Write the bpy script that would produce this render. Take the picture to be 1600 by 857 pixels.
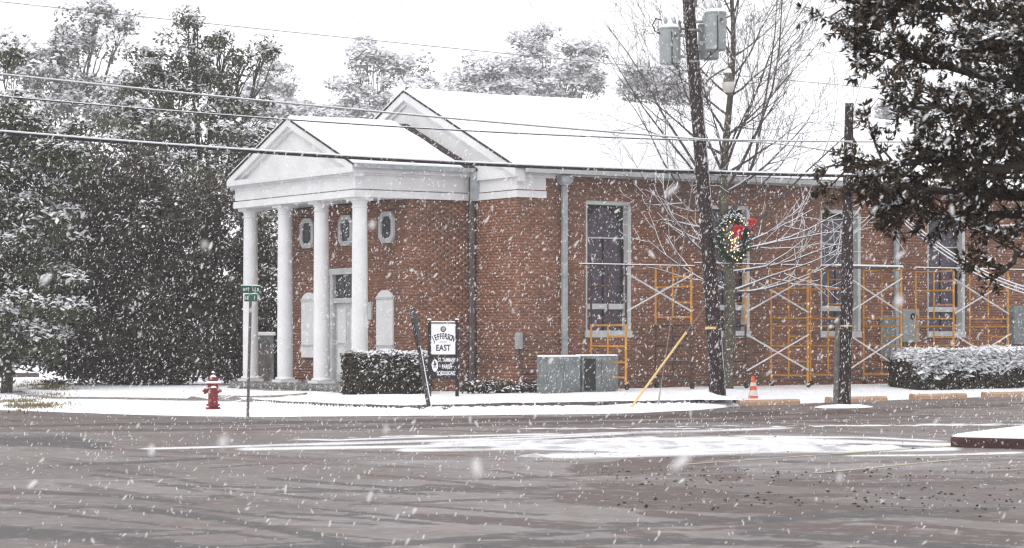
import bpy, math, random
import numpy as np
from mathutils import Vector, Matrix

# ------------------------------------------------------------------ camera, world, sun, exposure
scene = bpy.context.scene
for o in list(bpy.data.objects):
    bpy.data.objects.remove(o)
F, CX, HY, CH = 3800.0, 800.0, 530.0, 1.6          # focal length (px of a 1600 px wide frame), horizon row, eye height
cam_d = bpy.data.cameras.new('camera')
cam = bpy.data.objects.new('camera', cam_d)
scene.collection.objects.link(cam)
cam.location = (0, 0, CH)
cam.rotation_euler = (math.radians(90), 0, 0)
cam_d.sensor_width = 36
cam_d.lens = F / 1600 * 36
cam_d.shift_y = (HY - 428.5) / 1600
cam_d.clip_start = 0.3
cam_d.clip_end = 3000
cam_d.dof.use_dof = True
cam_d.dof.focus_distance = 55
cam_d.dof.aperture_fstop = 6.5
scene.camera = cam

SUN_EL, SUN_AZ = math.radians(52), math.radians(-140)     # azimuth measured from +Y towards +X
world = bpy.data.worlds.new('World')
scene.world = world
world.use_nodes = True
wn = world.node_tree
bg = wn.nodes['Background']
sky = wn.nodes.new('ShaderNodeTexSky')
sky.sky_type = 'NISHITA'
sky.sun_disc = False
sky.sun_elevation = SUN_EL
sky.sun_rotation = SUN_AZ
sky.dust_density = 6
sky.air_density = 1.5
hsv = wn.nodes.new('ShaderNodeHueSaturation')
hsv.inputs['Saturation'].default_value = 0.08
wn.links.new(sky.outputs[0], hsv.inputs['Color'])
wmix = wn.nodes.new('ShaderNodeMix')
wmix.data_type = 'RGBA'
wmix.inputs['Factor'].default_value = 0.85               # closed snow-cloud cover over the clear sky
wn.links.new(hsv.outputs[0], wmix.inputs['A'])
wmix.inputs['B'].default_value = (10.4, 10.4, 10.7, 1)
wn.links.new(wmix.outputs['Result'], bg.inputs['Color'])
bg.inputs['Strength'].default_value = 0.118

sun_d = bpy.data.lights.new('sun', 'SUN')
sun_d.energy = 0.6
sun_d.angle = math.radians(40)
sun_d.color = (1.0, 0.97, 0.94)
sun = bpy.data.objects.new('sun', sun_d)
scene.collection.objects.link(sun)
sd = Vector((math.sin(SUN_AZ) * math.cos(SUN_EL), math.cos(SUN_AZ) * math.cos(SUN_EL), math.sin(SUN_EL)))
sun.rotation_euler = sd.to_track_quat('Z', 'Y').to_euler()
sun.location = sd * 60

scene.view_settings.view_transform = 'Standard'
scene.view_settings.look = 'None'
scene.view_settings.exposure = 0.32
scene.view_settings.gamma = 1.0
scene.view_settings.use_curve_mapping = False
scene.render.engine = 'CYCLES'
cy = scene.cycles
cy.max_bounces = 5; cy.diffuse_bounces = 3; cy.glossy_bounces = 2; cy.transmission_bounces = 2
cy.volume_bounces = 1; cy.transparent_max_bounces = 10
cy.use_adaptive_sampling = True; cy.adaptive_threshold = 0.02
cy.use_denoising = True
try:
    cy.denoiser = 'OPENIMAGEDENOISE'; cy.denoising_prefilter = 'ACCURATE'
except Exception:
    pass
scene.render.film_transparent = False
scene.cycles.filter_width = 1.3

# ------------------------------------------------------------------ helpers
random.seed(7)
rng = np.random.default_rng(11)
COL = scene.collection
TH = math.radians(33)                       # the long axis of the building recedes to the right by 33 degrees
CT, ST = math.cos(TH), math.sin(TH)
BX, BY = 0.127, 60.49                       # corner of the nave on the ground plan


def at(px, py, Y):
    return Vector(((px - CX) / F * Y, Y, CH - (py - HY) / F * Y))


def loc2w(u, v, z=0.0):
    return Vector((BX + CT * u - ST * v, BY + ST * u + CT * v, z))


def w2loc(x, y):
    return CT * (x - BX) + ST * (y - BY), -ST * (x - BX) + CT * (y - BY)


def u_at(px, v):
    k = (px - CX) / F
    return (k * (BY + CT * v) - BX + ST * v) / (CT - k * ST)


def sstep(a, b, x):
    t = np.clip((np.asarray(x, float) - a) / (b - a), 0, 1)
    return t * t * (3 - 2 * t)


_perm = np.random.default_rng(3).random((256, 256))


def vnoise(x, y, s=1.0):
    x = np.asarray(x, float) * s + 517.3
    y = np.asarray(y, float) * s + 311.7
    xi, yi = np.floor(x).astype(int), np.floor(y).astype(int)
    fx, fy = x - xi, y - yi
    fx = fx * fx * (3 - 2 * fx); fy = fy * fy * (3 - 2 * fy)
    g = lambda a, b: _perm[a % 256, b % 256]
    return (g(xi, yi) * (1 - fx) + g(xi + 1, yi) * fx) * (1 - fy) + (g(xi, yi + 1) * (1 - fx) + g(xi + 1, yi + 1) * fx) * fy


def fbm(x, y, s=1.0, o=4):
    r, a, t = 0, 1.0, 0
    for i in range(o):
        r = r + a * vnoise(np.asarray(x) + 13.1 * i, np.asarray(y) - 7.7 * i, s * 2 ** i)
        t += a; a *= 0.5
    return r / t


class MB:
    def __init__(self):
        self.v, self.f = [], []

    def add(self, vs, fs):
        b = len(self.v)
        self.v += [tuple(p) for p in vs]
        self.f += [tuple(i + b for i in q) for q in fs]

    def box(self, x0, x1, y0, y1, z0, z1):
        self.add([(x0, y0, z0), (x1, y0, z0), (x1, y1, z0), (x0, y1, z0), (x0, y0, z1), (x1, y0, z1), (x1, y1, z1), (x0, y1, z1)],
                 [(0, 3, 2, 1), (4, 5, 6, 7), (0, 1, 5, 4), (1, 2, 6, 5), (2, 3, 7, 6), (3, 0, 4, 7)])
        return self

    def bbox(self, x0, x1, y0, y1, z0, z1, b=0.02):
        """box with chamfered vertical and top edges"""
        def ring(i, z):
            return [(x0 + i + b, y0 + i, z), (x1 - i - b, y0 + i, z), (x1 - i, y0 + i + b, z), (x1 - i, y1 - i - b, z),
                    (x1 - i - b, y1 - i, z), (x0 + i + b, y1 - i, z), (x0 + i, y1 - i - b, z), (x0 + i, y0 + i + b, z)]
        vs = ring(0, z0) + ring(0, z1 - b) + ring(b, z1)
        fs = [tuple(range(7, -1, -1))]
        for k in range(2):
            for i in range(8):
                j = (i + 1) % 8
                fs.append((k * 8 + i, k * 8 + j, k * 8 + 8 + j, k * 8 + 8 + i))
        fs.append(tuple(range(16, 24)))
        self.add(vs, fs)
        return self

    def prism(self, poly, axis, a0, a1):
        n = len(poly)
        def P(p, a):
            return (a, p[0], p[1]) if axis == 'x' else (p[0], a, p[1]) if axis == 'y' else (p[0], p[1], a)
        vs = [P(p, a0) for p in poly] + [P(p, a1) for p in poly]
        fs = [tuple(range(n)), tuple(range(2 * n - 1, n - 1, -1))] + [(i, i + n, (i + 1) % n + n, (i + 1) % n) for i in range(n)]
        self.add(vs, fs)
        return self

    def tube(self, pts, r, n=6, cap=True):
        pts = [Vector(p) for p in pts]
        rs = r if isinstance(r, (list, tuple)) else [r] * len(pts)
        vs, fs = [], []
        t0 = (pts[1] - pts[0]).normalized()
        a = t0.orthogonal().normalized()
        for i, p in enumerate(pts):
            t = (pts[min(i + 1, len(pts) - 1)] - pts[max(i - 1, 0)])
            t = t.normalized() if t.length > 1e-9 else t0
            a = (a - t * a.dot(t))
            a = a.normalized() if a.length > 1e-6 else t.orthogonal().normalized()
            b = t.cross(a)
            for k in range(n):
                g = 2 * math.pi * k / n
                vs.append(p + (a * math.cos(g) + b * math.sin(g)) * rs[i])
        for i in range(len(pts) - 1):
            for k in range(n):
                j = (k + 1) % n
                fs.append((i * n + k, i * n + j, (i + 1) * n + j, (i + 1) * n + k))
        if cap:
            fs.append(tuple(range(n - 1, -1, -1)))
            m = (len(pts) - 1) * n
            fs.append(tuple(range(m, m + n)))
        self.add(vs, fs)
        return self

    def lathe(self, prof, n=16, o=(0, 0, 0), sx=1, sy=1):
        vs, fs = [], []
        for r, z in prof:
            for k in range(n):
                g = 2 * math.pi * k / n
                vs.append((o[0] + r * math.cos(g) * sx, o[1] + r * math.sin(g) * sy, o[2] + z))
        for i in range(len(prof) - 1):
            for k in range(n):
                j = (k + 1) % n
                fs.append((i * n + k, i * n + j, (i + 1) * n + j, (i + 1) * n + k))
        fs.append(tuple(range(n - 1, -1, -1)))
        m = (len(prof) - 1) * n
        fs.append(tuple(range(m, m + n)))
        self.add(vs, fs)
        return self

    def build(self, name, m, parent=None, smooth=False):
        me = bpy.data.meshes.new(name)
        me.from_pydata(self.v, [], self.f)
        return link(name, me, m, parent, smooth)


def link(name, me, m, parent=None, smooth=False):
    me.materials.append(m)
    if smooth:
        me.polygons.foreach_set('use_smooth', [True] * len(me.polygons))
        try:
            me.set_sharp_from_angle(angle=math.radians(40))
        except Exception:
            pass
    me.update()
    o = bpy.data.objects.new(name, me)
    COL.objects.link(o)
    if parent:
        o.parent = parent
    return o


def np_mesh(name, V, Fq, m, parent=None, smooth=False):
    """fast mesh from arrays: V (n,3), Fq (k, 3 or 4)"""
    me = bpy.data.meshes.new(name)
    V = np.ascontiguousarray(V, dtype=np.float32); Fq = np.ascontiguousarray(Fq, dtype=np.int32)
    k, c = Fq.shape
    me.vertices.add(len(V)); me.vertices.foreach_set('co', V.ravel())
    me.loops.add(k * c); me.loops.foreach_set('vertex_index', Fq.ravel())
    me.polygons.add(k); me.polygons.foreach_set('loop_start', np.arange(0, k * c, c, dtype=np.int32))
    me.polygons.foreach_set('loop_total', np.full(k, c, dtype=np.int32))
    me.update(calc_edges=True)
    return link(name, me, m, parent, smooth)


def tag(o, label=None, cat=None, group=None, kind=None):
    if label: o['label'] = label
    if cat: o['category'] = cat
    if group: o['group'] = group
    if kind: o['kind'] = kind
    return o


def empty(name, loc, rz=0.0, label=None, cat=None, group=None):
    o = bpy.data.objects.new(name, None)
    o.empty_display_size = 0.2
    COL.objects.link(o)
    o.location = loc
    o.rotation_euler = (0, 0, rz)
    return tag(o, label, cat, group)


def copy_tree(o, parent=None):
    c = o.copy(); COL.objects.link(c); c.parent = parent
    for ch in o.children:
        if ch.name in bpy.data.objects:
            copy_tree(ch, c)
    return c


# ------------------------------------------------------------------ materials
def mat(name, c, rough=0.75, spec=0.3, c2=None, nscale=4.0, lo=0.4, hi=0.65, isl=0.0, bump=0.0, bscale=30.0, metal=0.0, speck=None, stretch=None):
    m = bpy.data.materials.new(name); m.use_nodes = True
    nt = m.node_tree; N, L = nt.nodes, nt.links
    p = N['Principled BSDF']
    p.inputs['Roughness'].default_value = rough
    p.inputs['Specular IOR Level'].default_value = spec
    p.inputs['Metallic'].default_value = metal
    tc = N.new('ShaderNodeTexCoord')
    co = tc.outputs['Object']
    if stretch:
        mp = N.new('ShaderNodeMapping'); mp.inputs['Scale'].default_value = stretch
        L.new(co, mp.inputs['Vector']); co = mp.outputs[0]
    def noise(scale, detail=5, rough_=0.6):
        n = N.new('ShaderNodeTexNoise'); n.inputs['Scale'].default_value = scale
        n.inputs['Detail'].default_value = detail; n.inputs['Roughness'].default_value = rough_
        L.new(co, n.inputs['Vector']); return n.outputs[0]
    def ramp(src, a, b):
        r = N.new('ShaderNodeMapRange'); r.inputs['From Min'].default_value = a; r.inputs['From Max'].default_value = b
        L.new(src, r.inputs['Value']); return r.outputs[0]
    def mix(f, a, b):
        x = N.new('ShaderNodeMix'); x.data_type = 'RGBA'
        L.new(f, x.inputs['Factor'])
        for s, q in (('A', a), ('B', b)):
            if isinstance(q, (tuple, list)): x.inputs[s].default_value = (*q[:3], 1)
            else: L.new(q, x.inputs[s])
        return x.outputs['Result']
    cc = c2 if c2 else tuple(k * 0.8 for k in c)
    out = mix(ramp(noise(nscale), lo, hi), c, cc)
    if isl:
        g = N.new('ShaderNodeNewGeometry')
        h = N.new('ShaderNodeHueSaturation')
        mr = N.new('ShaderNodeMapRange'); mr.inputs['To Min'].default_value = 1 - isl; mr.inputs['To Max'].default_value = 1 + isl
        L.new(g.outputs['Random Per Island'], mr.inputs['Value']); L.new(mr.outputs[0], h.inputs['Value'])
        L.new(out, h.inputs['Color']); out = h.outputs[0]
    if speck:
        out = mix(ramp(noise(speck[0], 3, 0.7), speck[1], speck[1] + 0.05), out, speck[2])
    L.new(out, p.inputs['Base Color'])
    if bump:
        b = N.new('ShaderNodeBump'); b.inputs['Strength'].default_value = bump; b.inputs['Distance'].default_value = 0.03
        L.new(noise(bscale, 6), b.inputs['Height']); L.new(b.outputs[0], p.inputs['Normal'])
    return m


SN = (0.86, 0.87, 0.89)
M = {}
M['snow'] = mat('snow', SN, 0.9, 0.15, (0.82, 0.83, 0.85), 3, bump=0.25, bscale=14)
M['slush'] = mat('dirty_snow', (0.80, 0.80, 0.82), 0.9, 0.15, (0.40, 0.39, 0.40), 1.6, 0.42, 0.62, bump=0.3, bscale=10)
M['snow_fluff'] = mat('snow_clump', (0.85, 0.86, 0.88), 0.95, 0.1, (0.78, 0.79, 0.82), 6)
M['brick'] = mat('brick', (0.285, 0.140, 0.092), 0.9, 0.2, (0.185, 0.106, 0.078), 0.45, isl=0.22, bump=0.2)
M['mortar'] = mat('mortar', (0.27, 0.165, 0.125), 0.95, 0.1, nscale=9)
M['white'] = mat('white_paint', (0.74, 0.74, 0.75), 0.6, 0.3, (0.66, 0.66, 0.67), 1.5, bump=0.04, bscale=8)
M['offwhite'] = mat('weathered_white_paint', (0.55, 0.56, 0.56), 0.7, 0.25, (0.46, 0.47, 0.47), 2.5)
M['shingle'] = mat('shingle', (0.065, 0.05, 0.045), 0.9, 0.15, (0.035, 0.03, 0.028), 16, bump=0.6, bscale=22, speck=(30, 0.66, SN))
M['gutter'] = mat('galvanised', (0.38, 0.41, 0.43), 0.55, 0.4, (0.28, 0.30, 0.31), 5)
M['gutter_dark'] = mat('weathered_galvanised', (0.15, 0.13, 0.125), 0.7, 0.3, (0.095, 0.08, 0.076), 4)
M['glass'] = mat('leaded_glass', (0.060, 0.045, 0.066), 0.35, 0.4, (0.11, 0.09, 0.12), 9, bump=0.3, bscale=30)
M['glass_dark'] = mat('dark_glass', (0.03, 0.03, 0.035), 0.25, 0.5, (0.05, 0.05, 0.06), 8)
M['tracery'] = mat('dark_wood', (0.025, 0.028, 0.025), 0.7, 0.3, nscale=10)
M['door'] = mat('door_paint', (0.56, 0.57, 0.58), 0.6, 0.3, (0.5, 0.51, 0.52), 2)
M['stone'] = mat('grey_stone', (0.21, 0.205, 0.19), 0.9, 0.2, (0.12, 0.12, 0.115), 6, isl=0.25, bump=0.5, bscale=18, speck=(16, 0.63, SN))
M['pole'] = mat('creosote_pole', (0.045, 0.03, 0.028), 0.9, 0.15, (0.025, 0.018, 0.018), 7, bump=0.5, bscale=24, speck=(24, 0.61, (0.75, 0.75, 0.78)), stretch=(1, 1, 0.35))
M['bark'] = mat('grey_bark', (0.085, 0.07, 0.06), 0.95, 0.1, (0.045, 0.04, 0.032), 8, bump=0.5)
M['bark_lichen'] = mat('lichen_bark', (0.13, 0.12, 0.085), 0.95, 0.1, (0.055, 0.05, 0.04), 7, bump=0.6, speck=(11, 0.62, (0.45, 0.46, 0.46)))
M['twig'] = mat('twig', (0.105, 0.085, 0.085), 0.9, 0.1)
M['leaf_dark'] = mat('leaf_dark', (0.070, 0.061, 0.040), 0.55, 0.35, (0.050, 0.041, 0.031), 2, isl=0.5)
M['leaf_mid'] = mat('leaf_mid', (0.075, 0.085, 0.045), 0.6, 0.3, (0.05, 0.055, 0.03), 2, isl=0.45)
M['leaf_near'] = mat('leaf_near', (0.074, 0.055, 0.030), 0.5, 0.3, (0.056, 0.038, 0.024), 3, isl=0.55)
M['leaf_far'] = mat('leaf_far', (0.12, 0.118, 0.10), 0.7, 0.2, (0.085, 0.085, 0.075), 1, isl=0.35)  # leaf colour itself paled and greyed to stand in for distance haze
M['leaf_hedge'] = mat('leaf_hedge', (0.05, 0.047, 0.028), 0.6, 0.3, (0.06, 0.04, 0.03), 4, isl=0.5)
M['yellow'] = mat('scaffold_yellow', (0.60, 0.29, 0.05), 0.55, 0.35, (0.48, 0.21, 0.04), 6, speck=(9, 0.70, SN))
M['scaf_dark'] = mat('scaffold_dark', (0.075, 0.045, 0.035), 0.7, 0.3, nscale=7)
M['brace'] = mat('snowy_brace', (0.62, 0.62, 0.64), 0.8, 0.2, (0.5, 0.5, 0.52), 4)
M['steel'] = mat('steel', (0.33, 0.34, 0.35), 0.5, 0.4, nscale=7)
M['black'] = mat('black_rubber', (0.02, 0.02, 0.02), 0.6, 0.3)
M['cabinet'] = mat('cabinet_grey', (0.20, 0.22, 0.22), 0.6, 0.35, (0.13, 0.145, 0.145), 3, speck=(14, 0.60, (0.42, 0.44, 0.45)))
M['can'] = mat('transformer_grey', (0.33, 0.365, 0.37), 0.5, 0.4, (0.26, 0.29, 0.295), 4)
M['red'] = mat('hydrant_red', (0.20, 0.012, 0.015), 0.5, 0.4, (0.14, 0.010, 0.012), 7, speck=(16, 0.66, (0.6, 0.55, 0.55)))
M['bow'] = mat('red_ribbon', (0.62, 0.02, 0.03), 0.5, 0.4)
M['orange'] = mat('cone_orange', (0.80, 0.12, 0.025), 0.55, 0.35, (0.66, 0.10, 0.03), 8)
M['conewhite'] = mat('cone_band', (0.72, 0.70, 0.70), 0.5, 0.3)
M['signblack'] = mat('sign_black', (0.018, 0.016, 0.022), 0.55, 0.3)
M['signwhite'] = mat('sign_white', (0.82, 0.82, 0.84), 0.5, 0.3, (0.8, 0.8, 0.82), 2)
M['green'] = mat('sign_green', (0.012, 0.105, 0.075), 0.45, 0.35, (0.010, 0.085, 0.062), 6)
M['post'] = mat('post_steel', (0.15, 0.14, 0.135), 0.7, 0.3, (0.10, 0.09, 0.085), 9)
M['darkplate'] = mat('dark_plate', (0.055, 0.048, 0.048), 0.7, 0.25, speck=(26, 0.62, SN))
M['guard'] = mat('guy_guard_yellow', (0.70, 0.50, 0.21), 0.6, 0.3, (0.60, 0.43, 0.20), 5)
M['cable'] = mat('cable_black', (0.02, 0.02, 0.022), 0.6, 0.3)
M['wire_grey'] = mat('wire_grey', (0.23, 0.23, 0.24), 0.6, 0.3)
M['stop'] = mat('parking_stop_tan', (0.50, 0.34, 0.23), 0.85, 0.2, (0.42, 0.27, 0.18), 3, speck=(7, 0.60, SN))
M['kerb'] = mat('kerb_concrete', (0.12, 0.105, 0.10), 0.9, 0.2, (0.07, 0.06, 0.058), 6, speck=(9, 0.60, SN))
M['kerb_red'] = mat('kerb_red_paint', (0.075, 0.030, 0.026), 0.7, 0.3, (0.04, 0.02, 0.02), 6, bump=0.3, speck=(22, 0.66, (0.6, 0.58, 0.58)))
M['path'] = mat('wet_path', (0.20, 0.18, 0.165), 0.8, 0.2, (0.8, 0.8, 0.82), 1.3, 0.55, 0.63, stretch=(0.7, 1.6, 1))
M['grass'] = mat('dry_grass', (0.20, 0.16, 0.085), 0.9, 0.1, (0.13, 0.12, 0.06), 3, isl=0.3)
M['debris'] = mat('debris', (0.035, 0.028, 0.024), 0.9, 0.1)
M['lamp_glass'] = mat('lamp_refractor', (0.60, 0.57, 0.52), 0.4, 0.4)
M['timber'] = mat('timber', (0.12, 0.10, 0.09), 0.9, 0.1)
M['lineyellow'] = mat('line_paint', (0.50, 0.43, 0.24), 0.8, 0.2, (0.36, 0.345, 0.33), 1.6, 0.42, 0.56)


def flake_material():
    m = bpy.data.materials.new('snowflake'); m.use_nodes = True
    nt = m.node_tree; N, L = nt.nodes, nt.links
    out = N['Material Output']; N.remove(N['Principled BSDF'])
    d = N.new('ShaderNodeBsdfDiffuse'); t = N.new('ShaderNodeBsdfTranslucent'); x = N.new('ShaderNodeMixShader')
    d.inputs[0].default_value = (0.99, 0.99, 0.99, 1); t.inputs[0].default_value = (0.99, 0.99, 0.99, 1); x.inputs[0].default_value = 0.5
    L.new(d.outputs[0], x.inputs[1]); L.new(t.outputs[0], x.inputs[2])
    tr = N.new('ShaderNodeBsdfTransparent'); y = N.new('ShaderNodeMixShader')           # a loose clump of crystals lets light through
    g = N.new('ShaderNodeNewGeometry'); mr = N.new('ShaderNodeMapRange'); mr.inputs['To Min'].default_value = 0.18; mr.inputs['To Max'].default_value = 0.66
    L.new(g.outputs['Random Per Island'], mr.inputs['Value']); L.new(mr.outputs[0], y.inputs[0])
    L.new(x.outputs[0], y.inputs[1]); L.new(tr.outputs[0], y.inputs[2]); L.new(y.outputs[0], out.inputs['Surface'])
    return m


M['flake'] = flake_material()


def emit(name, c, s):
    m = bpy.data.materials.new(name); m.use_nodes = True
    p = m.node_tree.nodes['Principled BSDF']
    p.inputs['Base Color'].default_value = (*c, 1)
    p.inputs['Emission Color'].default_value = (*c, 1); p.inputs['Emission Strength'].default_value = s
    return m


M['bulb'] = emit('warm_bulb', (1.0, 0.60, 0.25), 3.0)


def road_material():
    m = bpy.data.materials.new('slushy_road'); m.use_nodes = True
    nt = m.node_tree; N, L = nt.nodes, nt.links
    p = N['Principled BSDF']; p.inputs['Specular IOR Level'].default_value = 0.22
    tc = N.new('ShaderNodeTexCoord')
    def mapping(rz, s):
        mp = N.new('ShaderNodeMapping'); mp.vector_type = 'TEXTURE'
        mp.inputs['Rotation'].default_value = (0, 0, math.radians(rz)); mp.inputs['Scale'].default_value = s
        L.new(tc.outputs['Object'], mp.inputs['Vector']); return mp.outputs[0]
    def noise(co, sc, det=6, ro=0.6, dist=0.0):
        n = N.new('ShaderNodeTexNoise'); n.inputs['Scale'].default_value = sc; n.inputs['Detail'].default_value = det
        n.inputs['Roughness'].default_value = ro; n.inputs['Distortion'].default_value = dist
        L.new(co, n.inputs['Vector']); return n.outputs[0]
    def ramp(s, a, b, c=0.0, d=1.0):
        r = N.new('ShaderNodeMapRange'); r.interpolation_type = 'SMOOTHSTEP'
        for k, q in zip(('From Min', 'From Max', 'To Min', 'To Max'), (a, b, c, d)): r.inputs[k].default_value = q
        L.new(s, r.inputs['Value']); return r.outputs[0]
    def mix(f, a, b):
        x = N.new('ShaderNodeMix'); x.data_type = 'RGBA'; L.new(f, x.inputs['Factor'])
        for s, q in (('A', a), ('B', b)):
            if isinstance(q, tuple): x.inputs[s].default_value = (*q, 1)
            else: L.new(q, x.inputs[s])
        return x.outputs['Result']
    def mul(a, b):
        x = N.new('ShaderNodeMath'); x.operation = 'MULTIPLY'; L.new(a, x.inputs[0]); L.new(b, x.inputs[1]); return x.outputs[0]
    fine = noise(mapping(15, (0.60, 0.50, 1)), 1.9, 7, 0.75)
    fine2 = noise(mapping(-30, (0.34, 0.26, 1)), 1.7, 6, 0.78)
    def rough_edge(base, a, b, k=0.35):
        x = N.new('ShaderNodeMath'); x.operation = 'MULTIPLY_ADD'; L.new(fine, x.inputs[0]); x.inputs[1].default_value = k; L.new(base, x.inputs[2])
        return ramp(x.outputs[0], a + k * 0.5, b + k * 0.5)
    def scaled(f, k):
        x = N.new('ShaderNodeMath'); x.operation = 'MULTIPLY'; L.new(f, x.inputs[0]); x.inputs[1].default_value = k; return x.outputs[0]
    big = noise(mapping(20, (3.2, 3.6, 1)), 0.6, 3, 0.5, 0.5)
    col = mix(rough_edge(big, 0.42, 0.58), (0.128, 0.104, 0.096), (0.200, 0.178, 0.173))
    col = mix(scaled(rough_edge(noise(mapping(-35, (3.5, 2.0, 1)), 0.8, 4, 0.5, 0.6), 0.53, 0.62), 0.8), col, (0.150, 0.122, 0.108))
    # wheel tracks: melted brown lines in several driving directions
    def tracks(rz, L_, W_, a, b, gz_, k=0.30):
        return mul(rough_edge(noise(mapping(rz, (L_, W_, 1)), 1.0, 2, 0.45, 0.25), a, b, k), ramp(noise(mapping(gz_, (5, 5, 1)), 0.55, 2), 0.46, 0.54))
    col = mix(tracks(-40, 9, 0.62, 0.575, 0.615, 0), col, (0.088, 0.062, 0.053))
    col = mix(tracks(34, 10, 0.70, 0.580, 0.620, 80), col, (0.100, 0.078, 0.070))
    col = mix(tracks(-60, 8, 0.55, 0.585, 0.620, 40), col, (0.095, 0.075, 0.069))
    col = mix(tracks(-18, 8, 0.70, 0.590, 0.630, 120), col, (0.110, 0.080, 0.066))
    # bare wet patches
    wet = rough_edge(noise(mapping(-25, (1.1, 1.3, 1)), 0.75, 3, 0.5, 0.4), 0.66, 0.69, 0.22)
    col = mix(wet, col, (0.036, 0.030, 0.030))
    # the marked tyre tracks, with ragged edges
    for nm, cc_ in (('melt_brown', (0.060, 0.034, 0.025)), ('melt_wet', (0.036, 0.030, 0.030))):
        an = N.new('ShaderNodeAttribute'); an.attribute_name = nm
        ad = N.new('ShaderNodeMath'); ad.operation = 'MULTIPLY_ADD'; L.new(fine2, ad.inputs[0]); ad.inputs[1].default_value = 1.5; L.new(an.outputs['Fac'], ad.inputs[2])
        col = mix(scaled(ramp(ad.outputs[0], 0.98, 1.22), 0.90), col, cc_)
    # pale snow film between the tracks
    sn = rough_edge(noise(mapping(28, (4.5, 1.6, 1)), 0.8, 5, 0.6, 0.5), 0.57, 0.68, 0.5)
    col = mix(scaled(sn, 0.40), col, (0.36, 0.355, 0.37))
    col = mix(ramp(fine2, 0.52, 0.62, 0, 0.50), col, (0.080, 0.064, 0.060))
    col = mix(ramp(fine2, 0.46, 0.36, 0, 0.45), col, (0.40, 0.40, 0.42))
    an = N.new('ShaderNodeAttribute'); an.attribute_name = 'snow_film'
    ad = N.new('ShaderNodeMath'); ad.operation = 'MULTIPLY_ADD'; L.new(fine2, ad.inputs[0]); ad.inputs[1].default_value = 1.2; L.new(an.outputs['Fac'], ad.inputs[2])
    col = mix(scaled(ramp(ad.outputs[0], 0.85, 1.6), 0.9), col, (0.74, 0.74, 0.76))
    L.new(col, p.inputs['Base Color'])
    L.new(ramp(wet, 0, 1, 0.52, 0.25), p.inputs['Roughness'])
    b = N.new('ShaderNodeBump'); b.inputs['Strength'].default_value = 0.5; b.inputs['Distance'].default_value = 0.02
    L.new(noise(mapping(0, (1, 1, 1)), 3.5, 9, 0.75), b.inputs['Height']); L.new(b.outputs[0], p.inputs['Normal'])
    return m


M['road'] = road_material()

# ------------------------------------------------------------------ ground, road, snow verge
K1 = np.array([(-60, 98), (-30, 70), (-18, 60), (-11.6, 54.9), (-8, 51.3), (-5.2, 49.9), (-1.36, 50.9), (1.2, 51.6), (2.8, 52.7), (4.3, 54.9), (5.2, 57.4), (5.8, 58.75), (12, 62.75), (25, 71.2), (60, 94)])
K2 = np.array([(-60, 112), (-30, 80), (-12, 66), (-8.5, 61.8), (-6.35, 58.2), (-5.15, 55.9), (-3.64, 53.5), (-2.48, 52.7), (-1.4, 53.3), (0, 54.2), (1.46, 55.2), (2.94, 56.15), (5.0, 57.48), (5.8, 58.85), (12, 62.85), (25, 71.3), (60, 94.2)])


def k1(x): return np.interp(x, K1[:, 0], K1[:, 1])


def k2(x): return np.interp(x, K2[:, 0], K2[:, 1])


def road_z(x, y):
    return 0.10 * sstep(5, 13, x) * sstep(46, 58, y)


def verge_z(x, y):
    x = np.asarray(x, float); y = np.asarray(y, float)
    u, v = w2loc(x, y)
    zb = 0.27 + 0.09 * sstep(-1, 6, u) + 0.05 * sstep(8, 18, u)
    a, b = k1(x), k2(x)
    t = np.clip((y - a) / np.maximum(b - a, 0.05), 0, 1)
    low = road_z(x, y) + 0.035 * sstep(0, 0.12, y - a) + 0.065 * t
    top = 0.2 + 0.02 * sstep(5, 13, x)
    step = np.where(x > 5.2, sstep(0.0, 0.25, y - b), sstep(-0.02, 0.06, y - b))
    high = top + (zb - top) * sstep(0.2, 4.5, y - b)
    z = low * (1 - step) + high * step
    return z + 0.05 * (fbm(x, y, 0.8, 4) - 0.5) * sstep(0.1, 0.8, y - a)


g = MB(); g.add([(-600, -150, -0.25), (600, -150, -0.25), (600, 900, -0.25), (-600, 900, -0.25)], [(0, 1, 2, 3)])
tag(g.build('ground', M['snow']), kind='structure')


def grid(xs, ys, zf, name, m, cut=None):
    X, Y = np.meshgrid(xs, ys)
    Z = zf(X, Y)
    V = np.stack([X, Y, Z], -1).reshape(-1, 3)
    nx, ny = len(xs), len(ys)
    i = (np.arange(ny - 1)[:, None] * nx + np.arange(nx - 1)[None]).ravel()
    Fq = np.stack([i, i + 1, i + nx + 1, i + nx], -1)
    if cut is not None:
        keep = cut(V).ravel()
        Fq = Fq[keep[Fq].any(1)]
    return np_mesh(name, V, Fq, m, None, True)


road = grid(np.concatenate([np.linspace(-220, -30, 20), np.linspace(-28, -9.2, 20), np.arange(-9, 11.5, 0.11), np.linspace(12, 32, 20), np.linspace(36, 220, 20)]),
            np.concatenate([np.linspace(-60, 14, 20), np.arange(15, 52, 0.075), np.linspace(52.5, 66, 20), np.linspace(70, 130, 12)]), road_z, 'road', M['road'])
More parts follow.
